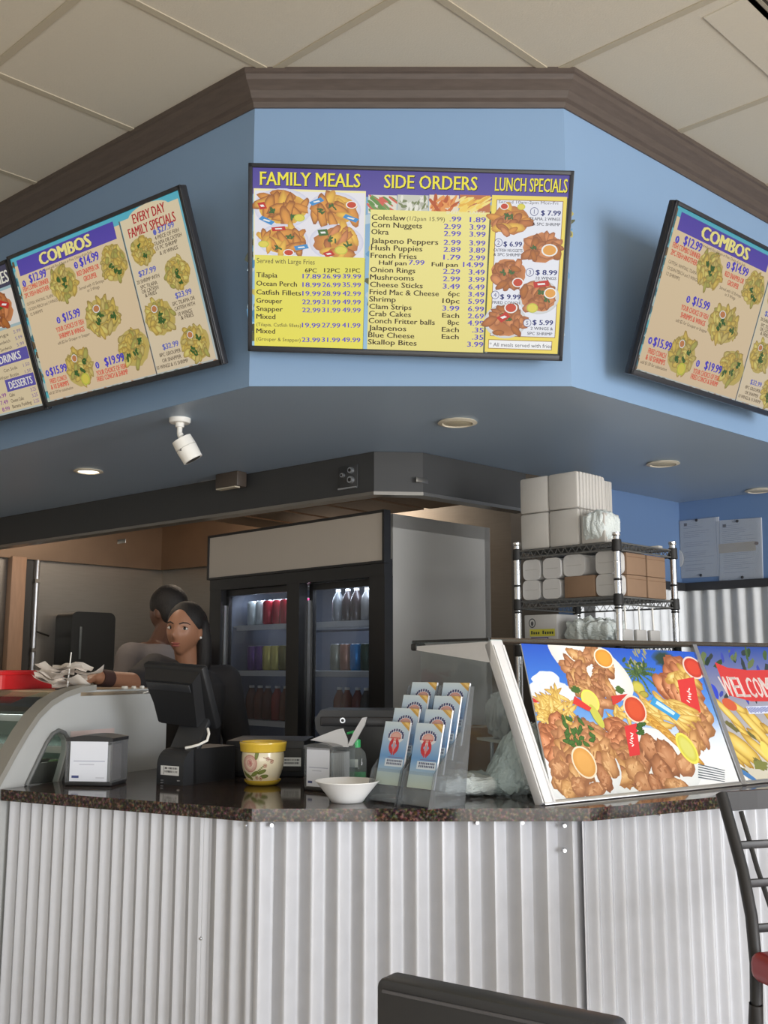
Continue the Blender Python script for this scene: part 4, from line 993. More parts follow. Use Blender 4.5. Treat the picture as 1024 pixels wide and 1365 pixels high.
MB().lathe([(.0001, .003), (.031, .002), (.033, .007), (.033, .040), (.0001, .041)], 28, squash=.70).build('gel', mat('gel_green', S(70, 178, 112), .2, var=.05, alpha=.85), t)
MB().box((.004, -.0265, .066), (.028, .001, .024), r=.0004).build('label', mat('bottle_label', S(206, 214, 208), .5, var=.1, scale=160), t)
MB().lathe([(.0155, .112), (.0155, .134), (.012, .136), (.006, .137), (.005, .152), (.0001, .152)], 18).build('collar', M_GREEN, t)
MB().box((.0, 0, .157), (.026, .016, .010), r=.004).rod((-.008, 0, .158), (-.028, 0, .153), .004, .0035, 10).build('pump_head', M_GREEN, t)

# flyer under the brochure rack
P = on_top(518, 1062)
t = thing('flyer', 'small colour flyer lying under the brochure rack', 'flyer', P + Vector((0, 0, .0004)), rz=radians(-18))
A = Art(); A.rect(-.05, -.03, .05, .05, S(196, 196, 180)); A.up(2)
for i in range(5): A.ell(-.02 + .012 * i, .012 + .005 * i, .022, .007, S(118, 132, 60), ang=.5, n=12, rim=S(150, 150, 80))
A.rect(.004, -.024, .03, -.006, S(206, 70, 60)); A.rect(-.04, -.018, .0, -.014, S(120, 120, 120)); A.rect(-.04, -.024, -.004, -.021, S(120, 120, 120))
A.build('print', M_INK, t, fn=lambda u, v, l: (u, v, l * 5e-5))

# brochure rack with two columns of four tiers
P = on_top(508, 1071)
BRZ = radians(-45)
t = thing('brochure_rack', 'clear acrylic tiered brochure rack with two columns of pockets', 'brochure rack', P, rz=BRZ)
BW, STEP_Y, STEP_Z, GAP = .098, .036, .035, .118
LEAN = radians(14)
def bro_M(c, k): return Matrix.Translation((c * GAP, .012 + STEP_Y * k, .012 + STEP_Z * k)) @ Matrix.Rotation(-LEAN, 4, 'X')
q = MB()
for c in (0, 1):
    x0, x1 = c * GAP - BW / 2 - .005, c * GAP + BW / 2 + .005
    for x in (x0, x1):
        pts = [(0, 0)]
        for k in range(4): pts += [(STEP_Y * k - .008, STEP_Z * k), (STEP_Y * k + .012, STEP_Z * k + .075)] if False else []
        pts = [(-.004, 0), (.018, .085), (.018 + STEP_Y, .085 + STEP_Z), (.018 + STEP_Y * 2, .085 + STEP_Z * 2), (.018 + STEP_Y * 3, .085 + STEP_Z * 3), (.055 + STEP_Y * 3, .17 + STEP_Z * 3 + .03), (.075 + STEP_Y * 3, .17 + STEP_Z * 3 + .03), (.03 + STEP_Y * 3, .0)]
        MM = Matrix(((0, 1, 0, 0), (1, 0, 0, 0), (0, 0, 1, 0), (0, 0, 0, 1)))
        MB().prism(pts, x - .001, x + .001, M=MM).build('side_panel', glassy('acrylic_side', (.66, .68, .70, 1), .08, .06), t)
for c in (0, 1):
    for k in range(4):
        q = MB().box((0, -.006, .034), (BW + .008, .002, .085), M=bro_M(c, k)).box((0, .010, -.006), (BW + .008, .03, .002), M=bro_M(c, k))
        q.box((0, .016, .085), (BW + .008, .002, .18), M=bro_M(c, k))
        q.build('pocket', M_CLEAR, t)
BRF = frame_at(P, BRZ)
def brochure_art():
    A = Art(); w, h = BW / 2 - .002, .168
    A.rect(-w, 0, w, h * .45, S(206, 226, 228), S(110, 160, 214)); A.rect(-w, h * .45, w, h, S(110, 160, 214), S(214, 230, 240)); A.up(2)
    A.rect(-w, 0, w, h * .2, S(214, 224, 206), S(206, 226, 228)); A.up(1)
    A.poly([(w * .25, h), (w, h * .86), (w, h), ], S(214, 170, 90)); A.poly([(w * .5, h), (w, h * .91), (w, h * .96), (w * .8, h)], S(240, 206, 130)); A.up(1)
    A.ell(.002, h * .77, w * .66, h * .115, S(226, 226, 234), n=26); A.ell(.002, h * .765, w * .42, h * .075, S(226, 180, 170), n=22, rim=S(220, 150, 146)); A.up(1)
    for i in range(11):
        a = pi * (1.05 - i * .11); A.rect(.002 + w * .56 * cos(a) - .003, h * .77 + h * .098 * sin(a) - .0035, .002 + w * .56 * cos(a) + .003, h * .77 + h * .098 * sin(a) + .0035, S(60, 70, 120))
    A.rect(-w * .42, h * .735, w * .46, h * .748, S(196, 70, 70))
    for s_ in (-1, 1):
        for i in range(7):
            a = i / 6; A.ell(s_ * (.004 + .011 * sin(pi * a * .9)), h * (.52 + .17 * a), .0042 - .002 * abs(a - .4), .0095, S(206, 60, 70), n=10)
    A.ell(0, h * .60, .004, .014, S(226, 150, 150), n=12)
    A.up(1); A.rect(-w * .5, h * .29, w * .92, h * .41, S(216, 228, 240)); A.up(.5)
    for v in (.375, .33): 
        for i in range(9): A.rect(-w * .36 + i * w * .135, h * v - .002, -w * .36 + i * w * .135 + w * .09, h * v + .0035, S(70, 80, 120))
    A.rect(-w * .3, h * .43, w * .86, h * .44, S(120, 110, 160))
    return A
bro = None
NTH = ['front', 'second', 'third', 'rear']
for c in (0, 1):
    for k in range(4):
        Mx_ = BRF @ bro_M(c, k) @ Matrix.Translation((0, .004, .036))
        lb = 'blue brochure with a red crab claw in the %s tier of the %s rack column' % (NTH[k], ('left', 'right')[c])
        if bro is None:
            bro = thing('brochure', lb, 'brochure', Mx_.to_translation(), group='brochures in the acrylic rack', rot=Mx_.to_euler())
            MB().box((0, .003, .084), (BW - .004, .005, .168)).build('leaves', M_PAPER, bro)
            brochure_art().build('cover', printed('brochure_ink', 0, .3), bro, base=-.0005, eps=4e-5)
        else: dup(bro, Mx_.to_translation(), label=lb, rot=Mx_.to_euler())

# printer, cardboard box and bags at the back
P = on_top(486, 1022); P = Vector((P.x - .01, 3.40, ZT))
t = thing('receipt_printer', 'wide black printer at the rear of the counter behind the brochures', 'printer', P, rz=radians(-6))
pr = [(-.11, 0), (-.12, .12), (-.145, .15), (-.15, .185), (-.13, .215), (.15, .215), (.165, .19), (.15, .15), (.125, .12), (.115, 0)]
MB().prism(pr, 0, .20).build('body', M_BLK, t)
MB().box((-.01, -.004, .178), (.24, .01, .03), r=.004).build('front_lip', mat('printer_lip', S(52, 52, 56), .35), t)
MB().lathe([(.0001, 0), (.009, 0), (.009, .003), (.0001, .003)], 20, M=Matrix.Translation((-.055, -.008, .182)) @ Matrix.Rotation(radians(90), 4, 'X')).lathe([(.0001, .003), (.005, .003), (.005, .005), (.0001, .005)], 16, m=1, M=Matrix.Translation((-.055, -.008, .182)) @ Matrix.Rotation(radians(90), 4, 'X')).build('round_badge', [M_ALU, M_BLK], t)
P = on_top(634, 1030); 
t = thing('cardboard_box', 'brown cardboard box behind the brochure rack under the sneeze guard', 'box', P, rz=radians(-30))
M_CARD = mat('cardboard', S(150, 116, 84), .8, var=.08, scale=40)
MB().box((0, .08, .075), (.16, .16, .15)).build('carton', M_CARD, t)
MB().box((0, .08, .1505), (.05, .16, .001)).build('tape', mat('carton_tape', S(170, 140, 104), .3), t)

def crumple(name, dims, seed, amp, m, label, cat, loc, rz=0, group=None, freq=9, flat=.0, cut=None, n=40):
    """a soft bag: a rounded block pushed in and out with folds"""
    from mathutils import noise
    bm = bmesh.new(); bmesh.ops.create_icosphere(bm, subdivisions=5, radius=1)
    for v in bm.verts:
        d = v.co.copy(); e = 3.2
        s_ = (abs(d.x) ** e + abs(d.y) ** e + abs(d.z) ** e) ** (-1 / e)
        p = Vector((d.x * s_ * dims[0] / 2, d.y * s_ * dims[1] / 2, (d.z * s_ * .5 + .5) * dims[2]))
        f = noise.noise(Vector((p.x * freq * 4 + seed, p.y * freq * 4, p.z * freq))) + .5 * noise.noise(Vector((p.x * freq * 9, p.y * freq * 9 + seed, p.z * freq * 3)))
        f = abs(f) * 2 - .5
        p += d * amp * f
        if cut: p = cut(p)
        if p.z < 0: p.z = 0
        v.co = p
    q = MB().bm(bm, 0, True)
    o = q.build(name, m); o.location = loc; o.rotation_euler = (0, 0, rz)
    return tag(o, label, cat, group)
M_BAG = bpy.data.materials.new('clear_plastic_bag'); M_BAG.use_nodes = True
nt = M_BAG.node_tree; b = nt.nodes['Principled BSDF']
b.inputs['Base Color'].default_value = S(232, 240, 238); b.inputs['Roughness'].default_value = .28; b.inputs['Alpha'].default_value = .8
nz = nt.nodes.new('ShaderNodeTexNoise'); nz.inputs['Scale'].default_value = 24; bp = nt.nodes.new('ShaderNodeBump'); bp.inputs['Strength'].default_value = .6; bp.inputs['Distance'].default_value = .01
nt.links.new(nz.outputs['Fac'], bp.inputs['Height']); nt.links.new(bp.outputs[0], b.inputs['Normal'])
P = on_top(690, 1058)
def taper(p): 
    k = 1 - .62 * max(0, p.z) / .19; return Vector((p.x * k + .03 * p.z / .19, p.y * k, p.z))
crumple('plastic_bag', (.24, .2, .19), 3, .014, M_BAG, 'peaked clear plastic bag behind the steel bracket of the sneeze guard', 'plastic bag', P, cut=taper, group='plastic bags under the sneeze guard')
P = on_top(612, 1058)
crumple('plastic_bag', (.27, .20, .058), 8, .008, M_BAG, 'flat crumpled clear plastic bag right of the brochure rack', 'plastic bag', P, rz=.2, group='plastic bags under the sneeze guard')
P = at_y(672, 984, 3.34)
crumple('plastic_bag', (.10, .10, .14), 12, .012, mat('white_bag', S(196, 198, 200), .5, var=.05, alpha=.9), 'white bag on the low shelf behind the sneeze guard', 'plastic bag', P, rz=.6)
t = thing('low_shelf', 'thin pale shelf under the white bag behind the sneeze guard', 'shelf', (P.x + .05, P.y, ZT), rz=radians(20))
MB().box((.0, .03, P.z - ZT - .006), (.2, .16, .008)).build('board', M_WHT, t)
for x in (-.085, .085): MB().rod((x, .03, 0), (x, .03, P.z - ZT - .008), .006).build('leg', M_ALU, t)

# ================================================================== SNEEZE GUARD AND POSTERS
a0 = on_top(738, 1073); b0 = on_top(990, 1047); c0 = at_z(690, 856, 1.467)
uax = (b0 - a0).normalized(); nrm = uax.cross(c0 - a0).normalized(); vax = nrm.cross(uax)
if nrm.y > 0: nrm = -nrm
yax = vax.cross(uax)
MR = Matrix((uax, yax, vax)).transposed().to_4x4()
nin = Vector((-uax.y, uax.x, 0))
def guv(x, y):
    p = MR.inverted() @ (at_plane(x, y, a0, nrm) - a0); return p.x, p.z
g = thing('sneeze_guard', 'steel and glass sneeze guard holding the slanted posters on the counter', 'sneeze guard', (a0.x, a0.y, ZT))
MG = Matrix.Translation(a0) @ MR
def gpart(q, name, m, par=None):
    Mi = Matrix.Translation(-a0); q.v = [tuple(Mi @ Vector(p)) for p in q.v]; return q.build(name, m, par or g)
HV = guv(690, 856)[1]; UL = -.022
M_BRK = mat('guard_bracket_metal', S(232, 232, 234), .36, metal=.2, var=.05)
q = MB().box((UL + .006, .012, HV / 2 + .006), (.044, .034, HV), M=MG, r=.004); q.box((UL - .010, -.006, HV / 2 - .004), (.006, .006, HV - .02), M=MG); q.box((UL + .022, -.006, HV / 2 - .004), (.006, .006, HV - .02), M=MG); gpart(q, 'post', M_BRK)
tl = MG @ Vector((UL, .012, HV))
L_ = .35; MA = Matrix(((nin.x, uax.x, 0, tl.x), (nin.y, uax.y, 0, tl.y), (0, 0, 1, tl.z), (0, 0, 0, 1)))
q = MB().prism([(-.012, .006), (L_, -.002), (L_, -.014), (-.0, -.052), (-.012, -.052)], -.016, .016, M=MA); gpart(q, 'arm', M_BRK)
q = MB().box((L_ + .006, 0, -.004), (.03, .04, .024), r=.006, M=MA); gpart(q, 'end_cap', M_BLK)
q = MB().box((L_ / 2, .0, .010), (L_ + .03, 1.9, .006), M=Matrix.Translation(uax * .93) @ MA); gpart(q, 'top_glass', glassy('guard_glass', (.86, .92, .92, 1), .03, .03))
q = MB().box((L_ / 2, -.018, .012), (L_ + .02, .004, .008), M=MA); gpart(q, 'glass_edge', M_BLK)
q = MB().prism([(.0, -.05), (L_ - .01, -.014), (L_ - .01, ZT - tl.z + .002), (-.14, ZT - tl.z + .002)], -.002, .002, M=MA); gpart(q, 'end_glass', glassy('end_glass', (.90, .93, .93, 1), .03, .03))
q = MB().box((.9, .012, .007), (1.86, .03, .012), M=MG, r=.002); gpart(q, 'bottom_channel', M_ALU)
q = MB().box((.9, .006, HV + .006), (1.86, .012, .014), M=MG); gpart(q, 'top_rail', mat('rail_bronze', S(88, 76, 66), .4, metal=.5))
ud = (guv(925, 868)[0], guv(988, 1046)[0])
q = MB()
vs = [MG @ Vector((u, y, v)) for (u, v) in ((ud[0] + .001, HV), (ud[0] + .020, HV), (ud[1] + .020, .002), (ud[1] + .001, .002)) for y in (-.006, .008)]
q.add(vs, [(0, 2, 4, 6), (1, 7, 5, 3), (0, 1, 3, 2), (2, 3, 5, 4), (4, 5, 7, 6), (6, 7, 1, 0)]); gpart(q, 'divider_strip', M_ALU)

def poster(label, poly):
    t = thing('poster_panel', label, 'poster', a0, rot=MR.to_euler(), group='posters on the sneeze guard')
    MB().prism(poly, .0005, .004).build('backing', M_WHT, t)
    return t
uL, uR = guv(690, 856), guv(925, 868); lR = guv(988, 1047)
poly1 = [(0.002, .004), (lR[0] - .002, lR[1] + .004), (uR[0] - .002, uR[1] - .003), (uL[0] + .012, uL[1] - .004)]
t = poster('left poster of fried seafood plates against a blue sky', poly1)
A = Art()
def lerp2(s_, t_): # bilinear in the poster quad
    (x0, y0), (x1, y1), (x2, y2), (x3, y3) = poly1
    return ((x0 * (1 - s_) + x1 * s_) * (1 - t_) + (x3 * (1 - s_) + x2 * s_) * t_, (y0 * (1 - s_) + y1 * s_) * (1 - t_) + (y3 * (1 - s_) + y2 * s_) * t_)
bands = [(0, S(230, 230, 230)), (.25, S(222, 226, 230)), (.36, S(206, 216, 230)), (.5, S(110, 158, 216)), (.75, S(62, 118, 208)), (1, S(40, 84, 190))]
for (t0, k0), (t1, k1) in zip(bands, bands[1:]): A.poly([lerp2(0, t0), lerp2(1, t0), lerp2(1, t1), lerp2(0, t1)], k0, [k0, k0, k1, k1])
A.up(1)
ZP = lambda x, y: guv(690 + x / 4.096, 850 + y / 4.096)
def pe(x, y, rx, ry, col, ang=0, rim=None, jit=0., hl=None, n=22):
    c = ZP(x, y); e_ = ZP(x + 10, y); g_ = ZP(x, y + 10); A.ell(c[0], c[1], rx * abs(e_[0] - c[0]) / 10, ry * abs(g_[1] - c[1]) / 10, col, ang=ang, rim=rim, jit=jit, hl=hl, n=n)
rnd = random.Random(17); random.seed(17)
def heap(x, y, rx, ry, n, sz, pal, shape=.55, tilt=None, clip=None):
    pts = sorted([(x + rx * sqrt(rnd.random()) * cos(a), y + ry * sqrt(rnd.random()) * sin(a)) for a in [rnd.uniform(0, 2 * pi) for _ in range(n)]], key=lambda p: p[1])
    for (px_, py_) in pts:
        if clip and not clip(px_, py_): continue
        a, b_, h_ = rnd.choice(pal); k = rnd.uniform(.75, 1.25) * sz
        an = rnd.uniform(0, pi) if tilt is None else tilt + rnd.uniform(-.5, .5)
        if shape > .45:
            pe(px_ + k * .06, py_ + k * .12, k * 1.08, k * shape * 1.12, b_, ang=an, jit=.16, n=14)
            pe(px_ + k * .3 * cos(an), py_ - k * .3 * sin(an), k * .62, k * shape * .92, a, ang=an + .4, rim=b_, jit=.14, hl=h_, n=13)
        pe(px_, py_, k, k * shape, a, ang=an, rim=b_, jit=.16, hl=h_, n=16)
        if shape > .45:
            for _ in range(5): pe(px_ + rnd.uniform(-.5, .5) * k, py_ + rnd.uniform(-.5, .5) * k * shape, k * .16, k * .09, rnd.choice((b_, h_, h_)), ang=rnd.uniform(0, 3), jit=.3, n=7)
WING = [(S(186, 132, 92), S(150, 102, 72), S(208, 160, 118)), (S(194, 144, 98), S(150, 104, 68), S(216, 172, 124)), (S(176, 120, 84), S(132, 86, 60), S(198, 146, 108)), (S(204, 156, 102), S(160, 112, 70), S(222, 182, 130))]
SHRI = [(S(202, 136, 96), S(146, 86, 58), S(220, 164, 126)), (S(192, 124, 86), S(136, 80, 54), S(214, 152, 116))]
FRY = [(S(214, 180, 96), S(172, 130, 62), S(228, 204, 130)), (S(220, 190, 110), S(180, 138, 68), S(234, 212, 146))]
for x, y, r in ((150, 240, 70), (110, 290, 60), (200, 290, 80), (260, 310, 70), (90, 330, 40), (180, 220, 46)): pe(x, y, r, r * .8, S(232, 236, 242), rim=S(206, 218, 236), jit=.12)
for x, y, r in ((190, 300, 50), (140, 320, 40)): pe(x, y, r, r * .5, S(214, 220, 234), jit=.1)
# palm at the back
for i in range(14):
    a = i * .47; 
    for j in range(9): pe(650 + cos(a) * j * 15, 190 + sin(a) * j * 11 + j * j * .6, 12, 5, S(86, 112, 60), ang=-a, rim=S(50, 74, 40), n=8)
for i in range(20): pe(650 + rnd.uniform(-45, 45), 110 + rnd.uniform(-50, 50), 4, 18, S(150, 150, 96), ang=rnd.uniform(-.4, .4), n=8)
for i in range(12): pe(610 + rnd.uniform(-50, 90), 170 + rnd.uniform(-60, 40), 18, 8, S(58, 84, 50), ang=rnd.uniform(0, 3), n=8, jit=.2)
pe(660, 275, 34, 40, S(196, 186, 84), rim=S(140, 140, 60)); pe(690, 310, 26, 20, S(170, 160, 70), rim=S(120, 110, 50))
pe(800, 120, 62, 50, S(44, 66, 60), rim=S(50, 90, 160), jit=.15)
# top plate
pe(400, 150, 215, 150, S(232, 232, 226), ang=-.55, rim=S(214, 214, 210), n=34)
def crust(x, y, r1, r2, a, k):
    pe(x + 4, y + 8, r1 * 1.05, r2 * 1.05, k[1], ang=a, jit=.1); pe(x, y, r1, r2, k[0], ang=a, rim=k[1], hl=k[2], jit=.12)
    for _ in range(12):
        t_, q_ = rnd.uniform(0, 6.28), sqrt(rnd.random()) * .75; u_, v_ = r1 * q_ * cos(t_), r2 * q_ * sin(t_)
        pe(x + u_ * cos(a) + v_ * sin(a), y - u_ * sin(a) + v_ * cos(a), rnd.uniform(8, 18), rnd.uniform(5, 10), rnd.choice((k[0], k[2], k[2], tuple((p_ + q2) / 2 for p_, q2 in zip(k[0], k[1])))), ang=rnd.uniform(0, 3), jit=.3, n=8)
CL = lambda x, y: y > 62 - 0 and y > 50 + (x - 0) * .02 + 18
heap(385, 170, 120, 130, 46, 46, WING, .5, None, CL); heap(440, 300, 80, 70, 16, 44, WING, .5, None, CL)
pe(470, 112, 52, 54, S(236, 226, 206), ang=.2, n=26); pe(470, 112, 45, 47, S(222, 158, 66), rim=S(206, 140, 54), ang=.2, n=24)
pe(320, 285, 26, 20, S(70, 100, 50), jit=.3); pe(560, 285, 24, 20, S(74, 104, 56), jit=.3)
# right plate
heap(880, 260, 80, 110, 26, 56, SHRI, .8, None, CL); heap(900, 240, 70, 60, 8, 50, FRY, .5, None, CL)
heap(970, 470, 75, 130, 26, 62, WING, .6)
for (x, y, r1, r2) in ((958, 165, 52, 62),): pe(x, y, r1, r2, S(222, 200, 190), n=24); pe(x, y, r1 * .86, r2 * .86, S(206, 72, 54), rim=S(180, 56, 44), n=24)
def pk(pts, col, squig=True):
    A.up(.3); A.poly([ZP(*p) for p in pts], col); x = sum(p[0] for p in pts) / len(pts); y = sum(p[1] for p in pts) / len(pts); A.up(.3)
    if squig:
        for i in range(6): pe(x - 8 + rnd.uniform(0, 16), y - 36 + i * 13, 9, 4, S(240, 226, 222), ang=rnd.uniform(-.8, .8), n=8)
pk([(872, 232), (962, 216), (1000, 410), (905, 420)], S(206, 58, 58))
# middle plate
pe(720, 690, 300, 210, S(226, 228, 226), rim=S(214, 218, 218), n=36)
heap(560, 430, 60, 60, 14, 40, FRY, .35); heap(800, 420, 150, 75, 46, 60, FRY, .3, -.5)
for i in range(7): pe(720 + i * 34, 440 + i * 30, 88, 24, S(222, 176, 84), ang=-.72, rim=S(170, 116, 46), hl=S(238, 200, 116))
heap(560, 540, 70, 70, 16, 52, SHRI, .8); heap(620, 690, 90, 100, 20, 62, WING, .62)
for x, y, r1, r2, a in ((720, 600, 62, 92, -.4), (820, 650, 62, 120, .35), (640, 720, 60, 76, .5), (790, 740, 58, 120, .1), (690, 790, 56, 70, -.3), (910, 690, 58, 70, .4), (860, 800, 70, 44, -.1), (750, 800, 40, 70, 0)):
    k = rnd.choice(WING); crust(x, y, r1 * .86, r2 * .86, a, k)
pe(640, 392, 62, 76, S(230, 206, 188), ang=.5, n=26); pe(640, 392, 54, 67, S(206, 84, 54), ang=.5, rim=S(184, 66, 46), n=26)
pk([(582, 485), (648, 468), (668, 640), (612, 650)], S(206, 56, 60))
for i in range(8): pe(680 + rnd.uniform(-22, 22), 500 + rnd.uniform(-30, 30), 16, 12, S(62, 98, 46), rim=S(40, 66, 36), jit=.3, n=9)
pe(925, 605, 46, 92, S(222, 214, 90), ang=.35, n=26); pe(925, 605, 36, 78, S(206, 204, 110), ang=.35, rim=S(196, 190, 70), n=24)
pk([(740, 322), (722, 362), (868, 455), (888, 425)], S(60, 150, 206), False); pk([(760, 345), (752, 362), (850, 425), (860, 412)], S(190, 220, 236), False)
pk([(510, 320), (600, 308), (560, 350), (520, 370)], S(196, 60, 56), False)
# left plate
pe(330, 720, 240, 190, S(230, 232, 232), rim=S(216, 220, 222), n=34)
heap(210, 410, 100, 95, 60, 62, FRY, .2); heap(200, 560, 60, 110, 18, 54, SHRI, .8, None, lambda x, y: x > 95 + (y - 350) * .2)
heap(360, 600, 130, 130, 36, 60, WING, .55); heap(280, 740, 90, 90, 18, 58, WING, .6)
for x, y, r1, r2, a in ((275, 830, 44, 70, .1), (330, 810, 44, 60, -.3), (420, 830, 70, 44, .2), (470, 760, 40, 88, .1), (230, 720, 60, 50, .3), (500, 690, 44, 88, .1)):
    k = rnd.choice(WING); crust(x, y, r1 * .86, r2 * .86, a, k)
for i in range(22): pe(330 + rnd.uniform(-80, 80), 520 + rnd.uniform(-90, 80) * .9, 20, 14, S(70, 108, 52), rim=S(44, 72, 38), jit=.3, n=9, ang=rnd.uniform(0, 3))
pe(395, 345, 46, 62, S(226, 218, 96), ang=.35, n=26); pe(395, 345, 37, 52, S(214, 206, 110), ang=.35, n=24); pe(430, 430, 22, 70, S(190, 190, 84), ang=.3, n=16)
pk([(310, 320), (300, 360), (390, 405), (402, 385)], S(206, 60, 58), False); pk([(78, 326), (118, 356), (80, 356)], S(196, 60, 56), False)
pe(362, 682, 64, 92, S(232, 214, 186), ang=.15, n=30); pe(362, 682, 56, 82, S(218, 164, 92), ang=.15, rim=S(206, 148, 76), n=28)
for i in range(6): A.up(.1); A.poly([ZP(985, 690 + i * 14), ZP(1130, 725 + i * 12), ZP(1130, 729 + i * 12), ZP(985, 696 + i * 14)], S(88, 96, 104))
o = A.build('print', printed('poster_ink', 0, .25), t, base=-.0002, eps=2.4e-5)
# keep the print inside its sheet
def clip_to(o, poly):
    me = o.data; bm = bmesh.new(); bm.from_mesh(me)
    n = len(poly)
    for i in range(n):
        a, b_ = Vector((poly[i][0], 0, poly[i][1])), Vector((poly[(i + 1) % n][0], 0, poly[(i + 1) % n][1])); d = b_ - a
        bmesh.ops.bisect_plane(bm, geom=bm.verts[:] + bm.edges[:] + bm.faces[:], plane_co=a, plane_no=(d.z, 0, -d.x), clear_outer=True, clear_inner=False)
    bm.to_mesh(me); bm.free()
clip_to(o, poly1)
# right poster
wR = guv(1090, 1038); tR = guv(1060, 874)
poly2 = [(ud[1] + .022, .004), (ud[1] + .62, .004), (ud[0] + .66, HV - .003), (ud[0] + .022, HV - .003)]
t = poster('right poster with a red welcome banner over fried fish', poly2)
A = Art()
A.rect(ud[0], 0, ud[0] + .7, HV, S(206, 200, 180), S(40, 70, 150)); A.up(1)
ZP = lambda x, y: guv(920 + x / 6.827, 860 + y / 6.827)
random.seed(5)
for i in range(46): pe(rnd.uniform(60, 900), rnd.uniform(60, 500), rnd.uniform(30, 60), rnd.uniform(14, 26), rnd.choice([S(52, 72, 44), S(70, 92, 52), S(40, 56, 42), S(60, 70, 160), S(96, 110, 70), S(52, 60, 60)]), ang=rnd.uniform(.3, 1.4), jit=.2, n=12)
pe(215, 430, 40, 80, S(52, 70, 190), ang=-.35)
A.up(1)
for i in range(14): pe(300 + i * 60, 720 + rnd.uniform(-60, 260), rnd.uniform(90, 150), rnd.uniform(34, 60), S(206, 174, 84), ang=-.85 + rnd.uniform(-.15, .15), rim=S(150, 110, 44), hl=S(226, 200, 110), jit=.08)
for x, y, rx, ry, a in ((350, 620, 150, 44, -.9), (470, 930, 170, 90, -.7), (600, 760, 230, 52, -.95), (690, 1000, 200, 60, -.8), (900, 800, 200, 90, -.8), (420, 560, 90, 40, -.5)):
    pe(x, y, rx, ry, S(214, 184, 92), ang=a, rim=S(166, 128, 54), hl=S(232, 208, 124), jit=.06)
for x, y, r in ((380, 740, 60), (560, 820, 40), (640, 1080, 60), (500, 1150, 50)): pe(x, y, r, r * .5, S(104, 100, 60), ang=-.7, jit=.2)
pe(640, 1090, 60, 50, S(120, 124, 66), jit=.25); pe(690, 960, 34, 90, S(222, 206, 104), ang=.1)
pe(520, 1180, 90, 26, S(70, 120, 176), ang=-.6)
A.up(1); pe(360, 540, 60, 56, S(196, 90, 60), ang=-.3)
ban = [(225, 155), (340, 205), (520, 228), (760, 225), (1000, 200), (1010, 480), (760, 512), (560, 512), (380, 465), (335, 440)]
A.poly([ZP(*p) for p in ban[:4] + ban[6:]], S(196, 60, 58)); A.poly([ZP(*p) for p in ban[3:7]], S(196, 60, 58)); A.up(1)
w0, w1 = ZP(330, 470), ZP(760, 476); hgt = abs(ZP(330, 225)[1] - w0[1])
x = w0[0]; cw = (w1[0] - w0[0]) / 6.2
for i, ch in enumerate('WELCOME'):
    k = 1.25 if ch in 'WM' else .8
    A.text(ch, x, w0[1] + .001 - .002 * min(i, 3), hgt * .74, S(240, 226, 222), w=cw * k, bold=.028); x += cw * (k + .16)
A.up(1); q0, q1 = ZP(540, 628), ZP(760, 550); A.rect(q0[0], q0[1], q1[0] + .1, q1[1], S(200, 206, 226)); A.up(.5)
for i in range(26): A.rect(q0[0] + .003 + i * .0052, q0[1] + rnd.uniform(.002, .008), q0[0] + .006 + i * .0052, q1[1] - rnd.uniform(.002, .006), S(70, 80, 150))
o = A.build('print', printed('poster_ink', 0, .25), t, base=-.0002, eps=2.4e-5)
clip_to(o, poly2)

# ================================================================== WIRE RACK AND WHAT IT HOLDS
RC = Vector((0.821, 3.55, 0)); RF = frame_at(RC, radians(45))
RX, RY = .39, .44                      # right face length (local x), left face length (local y)
rk = thing('wire_rack', 'chrome wire shelving rack behind the posters, loaded with boxes', 'rack', RC, rz=radians(45))
RSH = (1.832, 1.640, 1.468, .9, .2)
for x, y in ((0, 0), (RX, 0), (0, RY), (RX, RY)):
    q = MB().rod((x, y, 0.0), (x, y, 1.856), .0125, n=14); q.lathe([(.0125, 1.853), (.0145, 1.856), (.0145, 1.866), (.0001, 1.869)], 14, M=Matrix.Translation((x, y, 0)))
    for k in range(30): q.lathe([(.0127, .02 + k * .06), (.0131, .022 + k * .06), (.0127, .024 + k * .06)], 12, M=Matrix.Translation((x, y, 0)))
    for z in RSH: q.lathe([(.013, z - .034), (.018, z - .03), (.0165, z + .008), (.013, z + .01)], 14, m=1, M=Matrix.Translation((x, y, 0)))
    for z in (1.60, 1.70): q.lathe([(.0135, z - .004), (.0145, z - .003), (.0145, z + .003), (.0135, z + .004)], 12, m=1, M=Matrix.Translation((x, y, 0)))
    q.build('post', [M_CHROME, M_BLKM], rk)
M_WIRE = mat('wire_shelf_grey', S(120, 120, 118), .4, metal=.6, var=.1)
for z in RSH:
    q = MB()
    for zz in (z, z - .026):
        for a, b_ in (((0, 0), (RX, 0)), ((0, 0), (0, RY)), ((RX, 0), (RX, RY)), ((0, RY), (RX, RY))): q.rod((a[0], a[1], zz), (b_[0], b_[1], zz), .0032, n=6)
    for i in range(25): q.rod((0, RY * (i + .5) / 25, z + .002), (RX, RY * (i + .5) / 25, z + .002), .0018, n=5)
    for t_ in (.3, .7): q.rod((RX * t_, 0, z - .002), (RX * t_, RY, z - .002), .0028, n=5)
    for (ax, ay, bx, by) in ((0, 0, RX, 0), (0, 0, 0, RY), (RX, 0, RX, RY), (0, RY, RX, RY)):
        n_ = 14; pts = []
        for i in range(n_ * 2 + 1): s_ = i / (n_ * 2); pts.append((ax + (bx - ax) * s_, ay + (by - ay) * s_, z - (.002 if i % 2 == 0 else .024)))
        q.tube(pts, .0016, 5)
    q.build('wire_shelf', M_WIRE, rk)
M_FOAM = mat('white_foam', S(188, 184, 178), .7, var=.03, scale=60)
M_WBOX = mat('white_paperboard', S(190, 188, 186), .65, var=.03, scale=30)
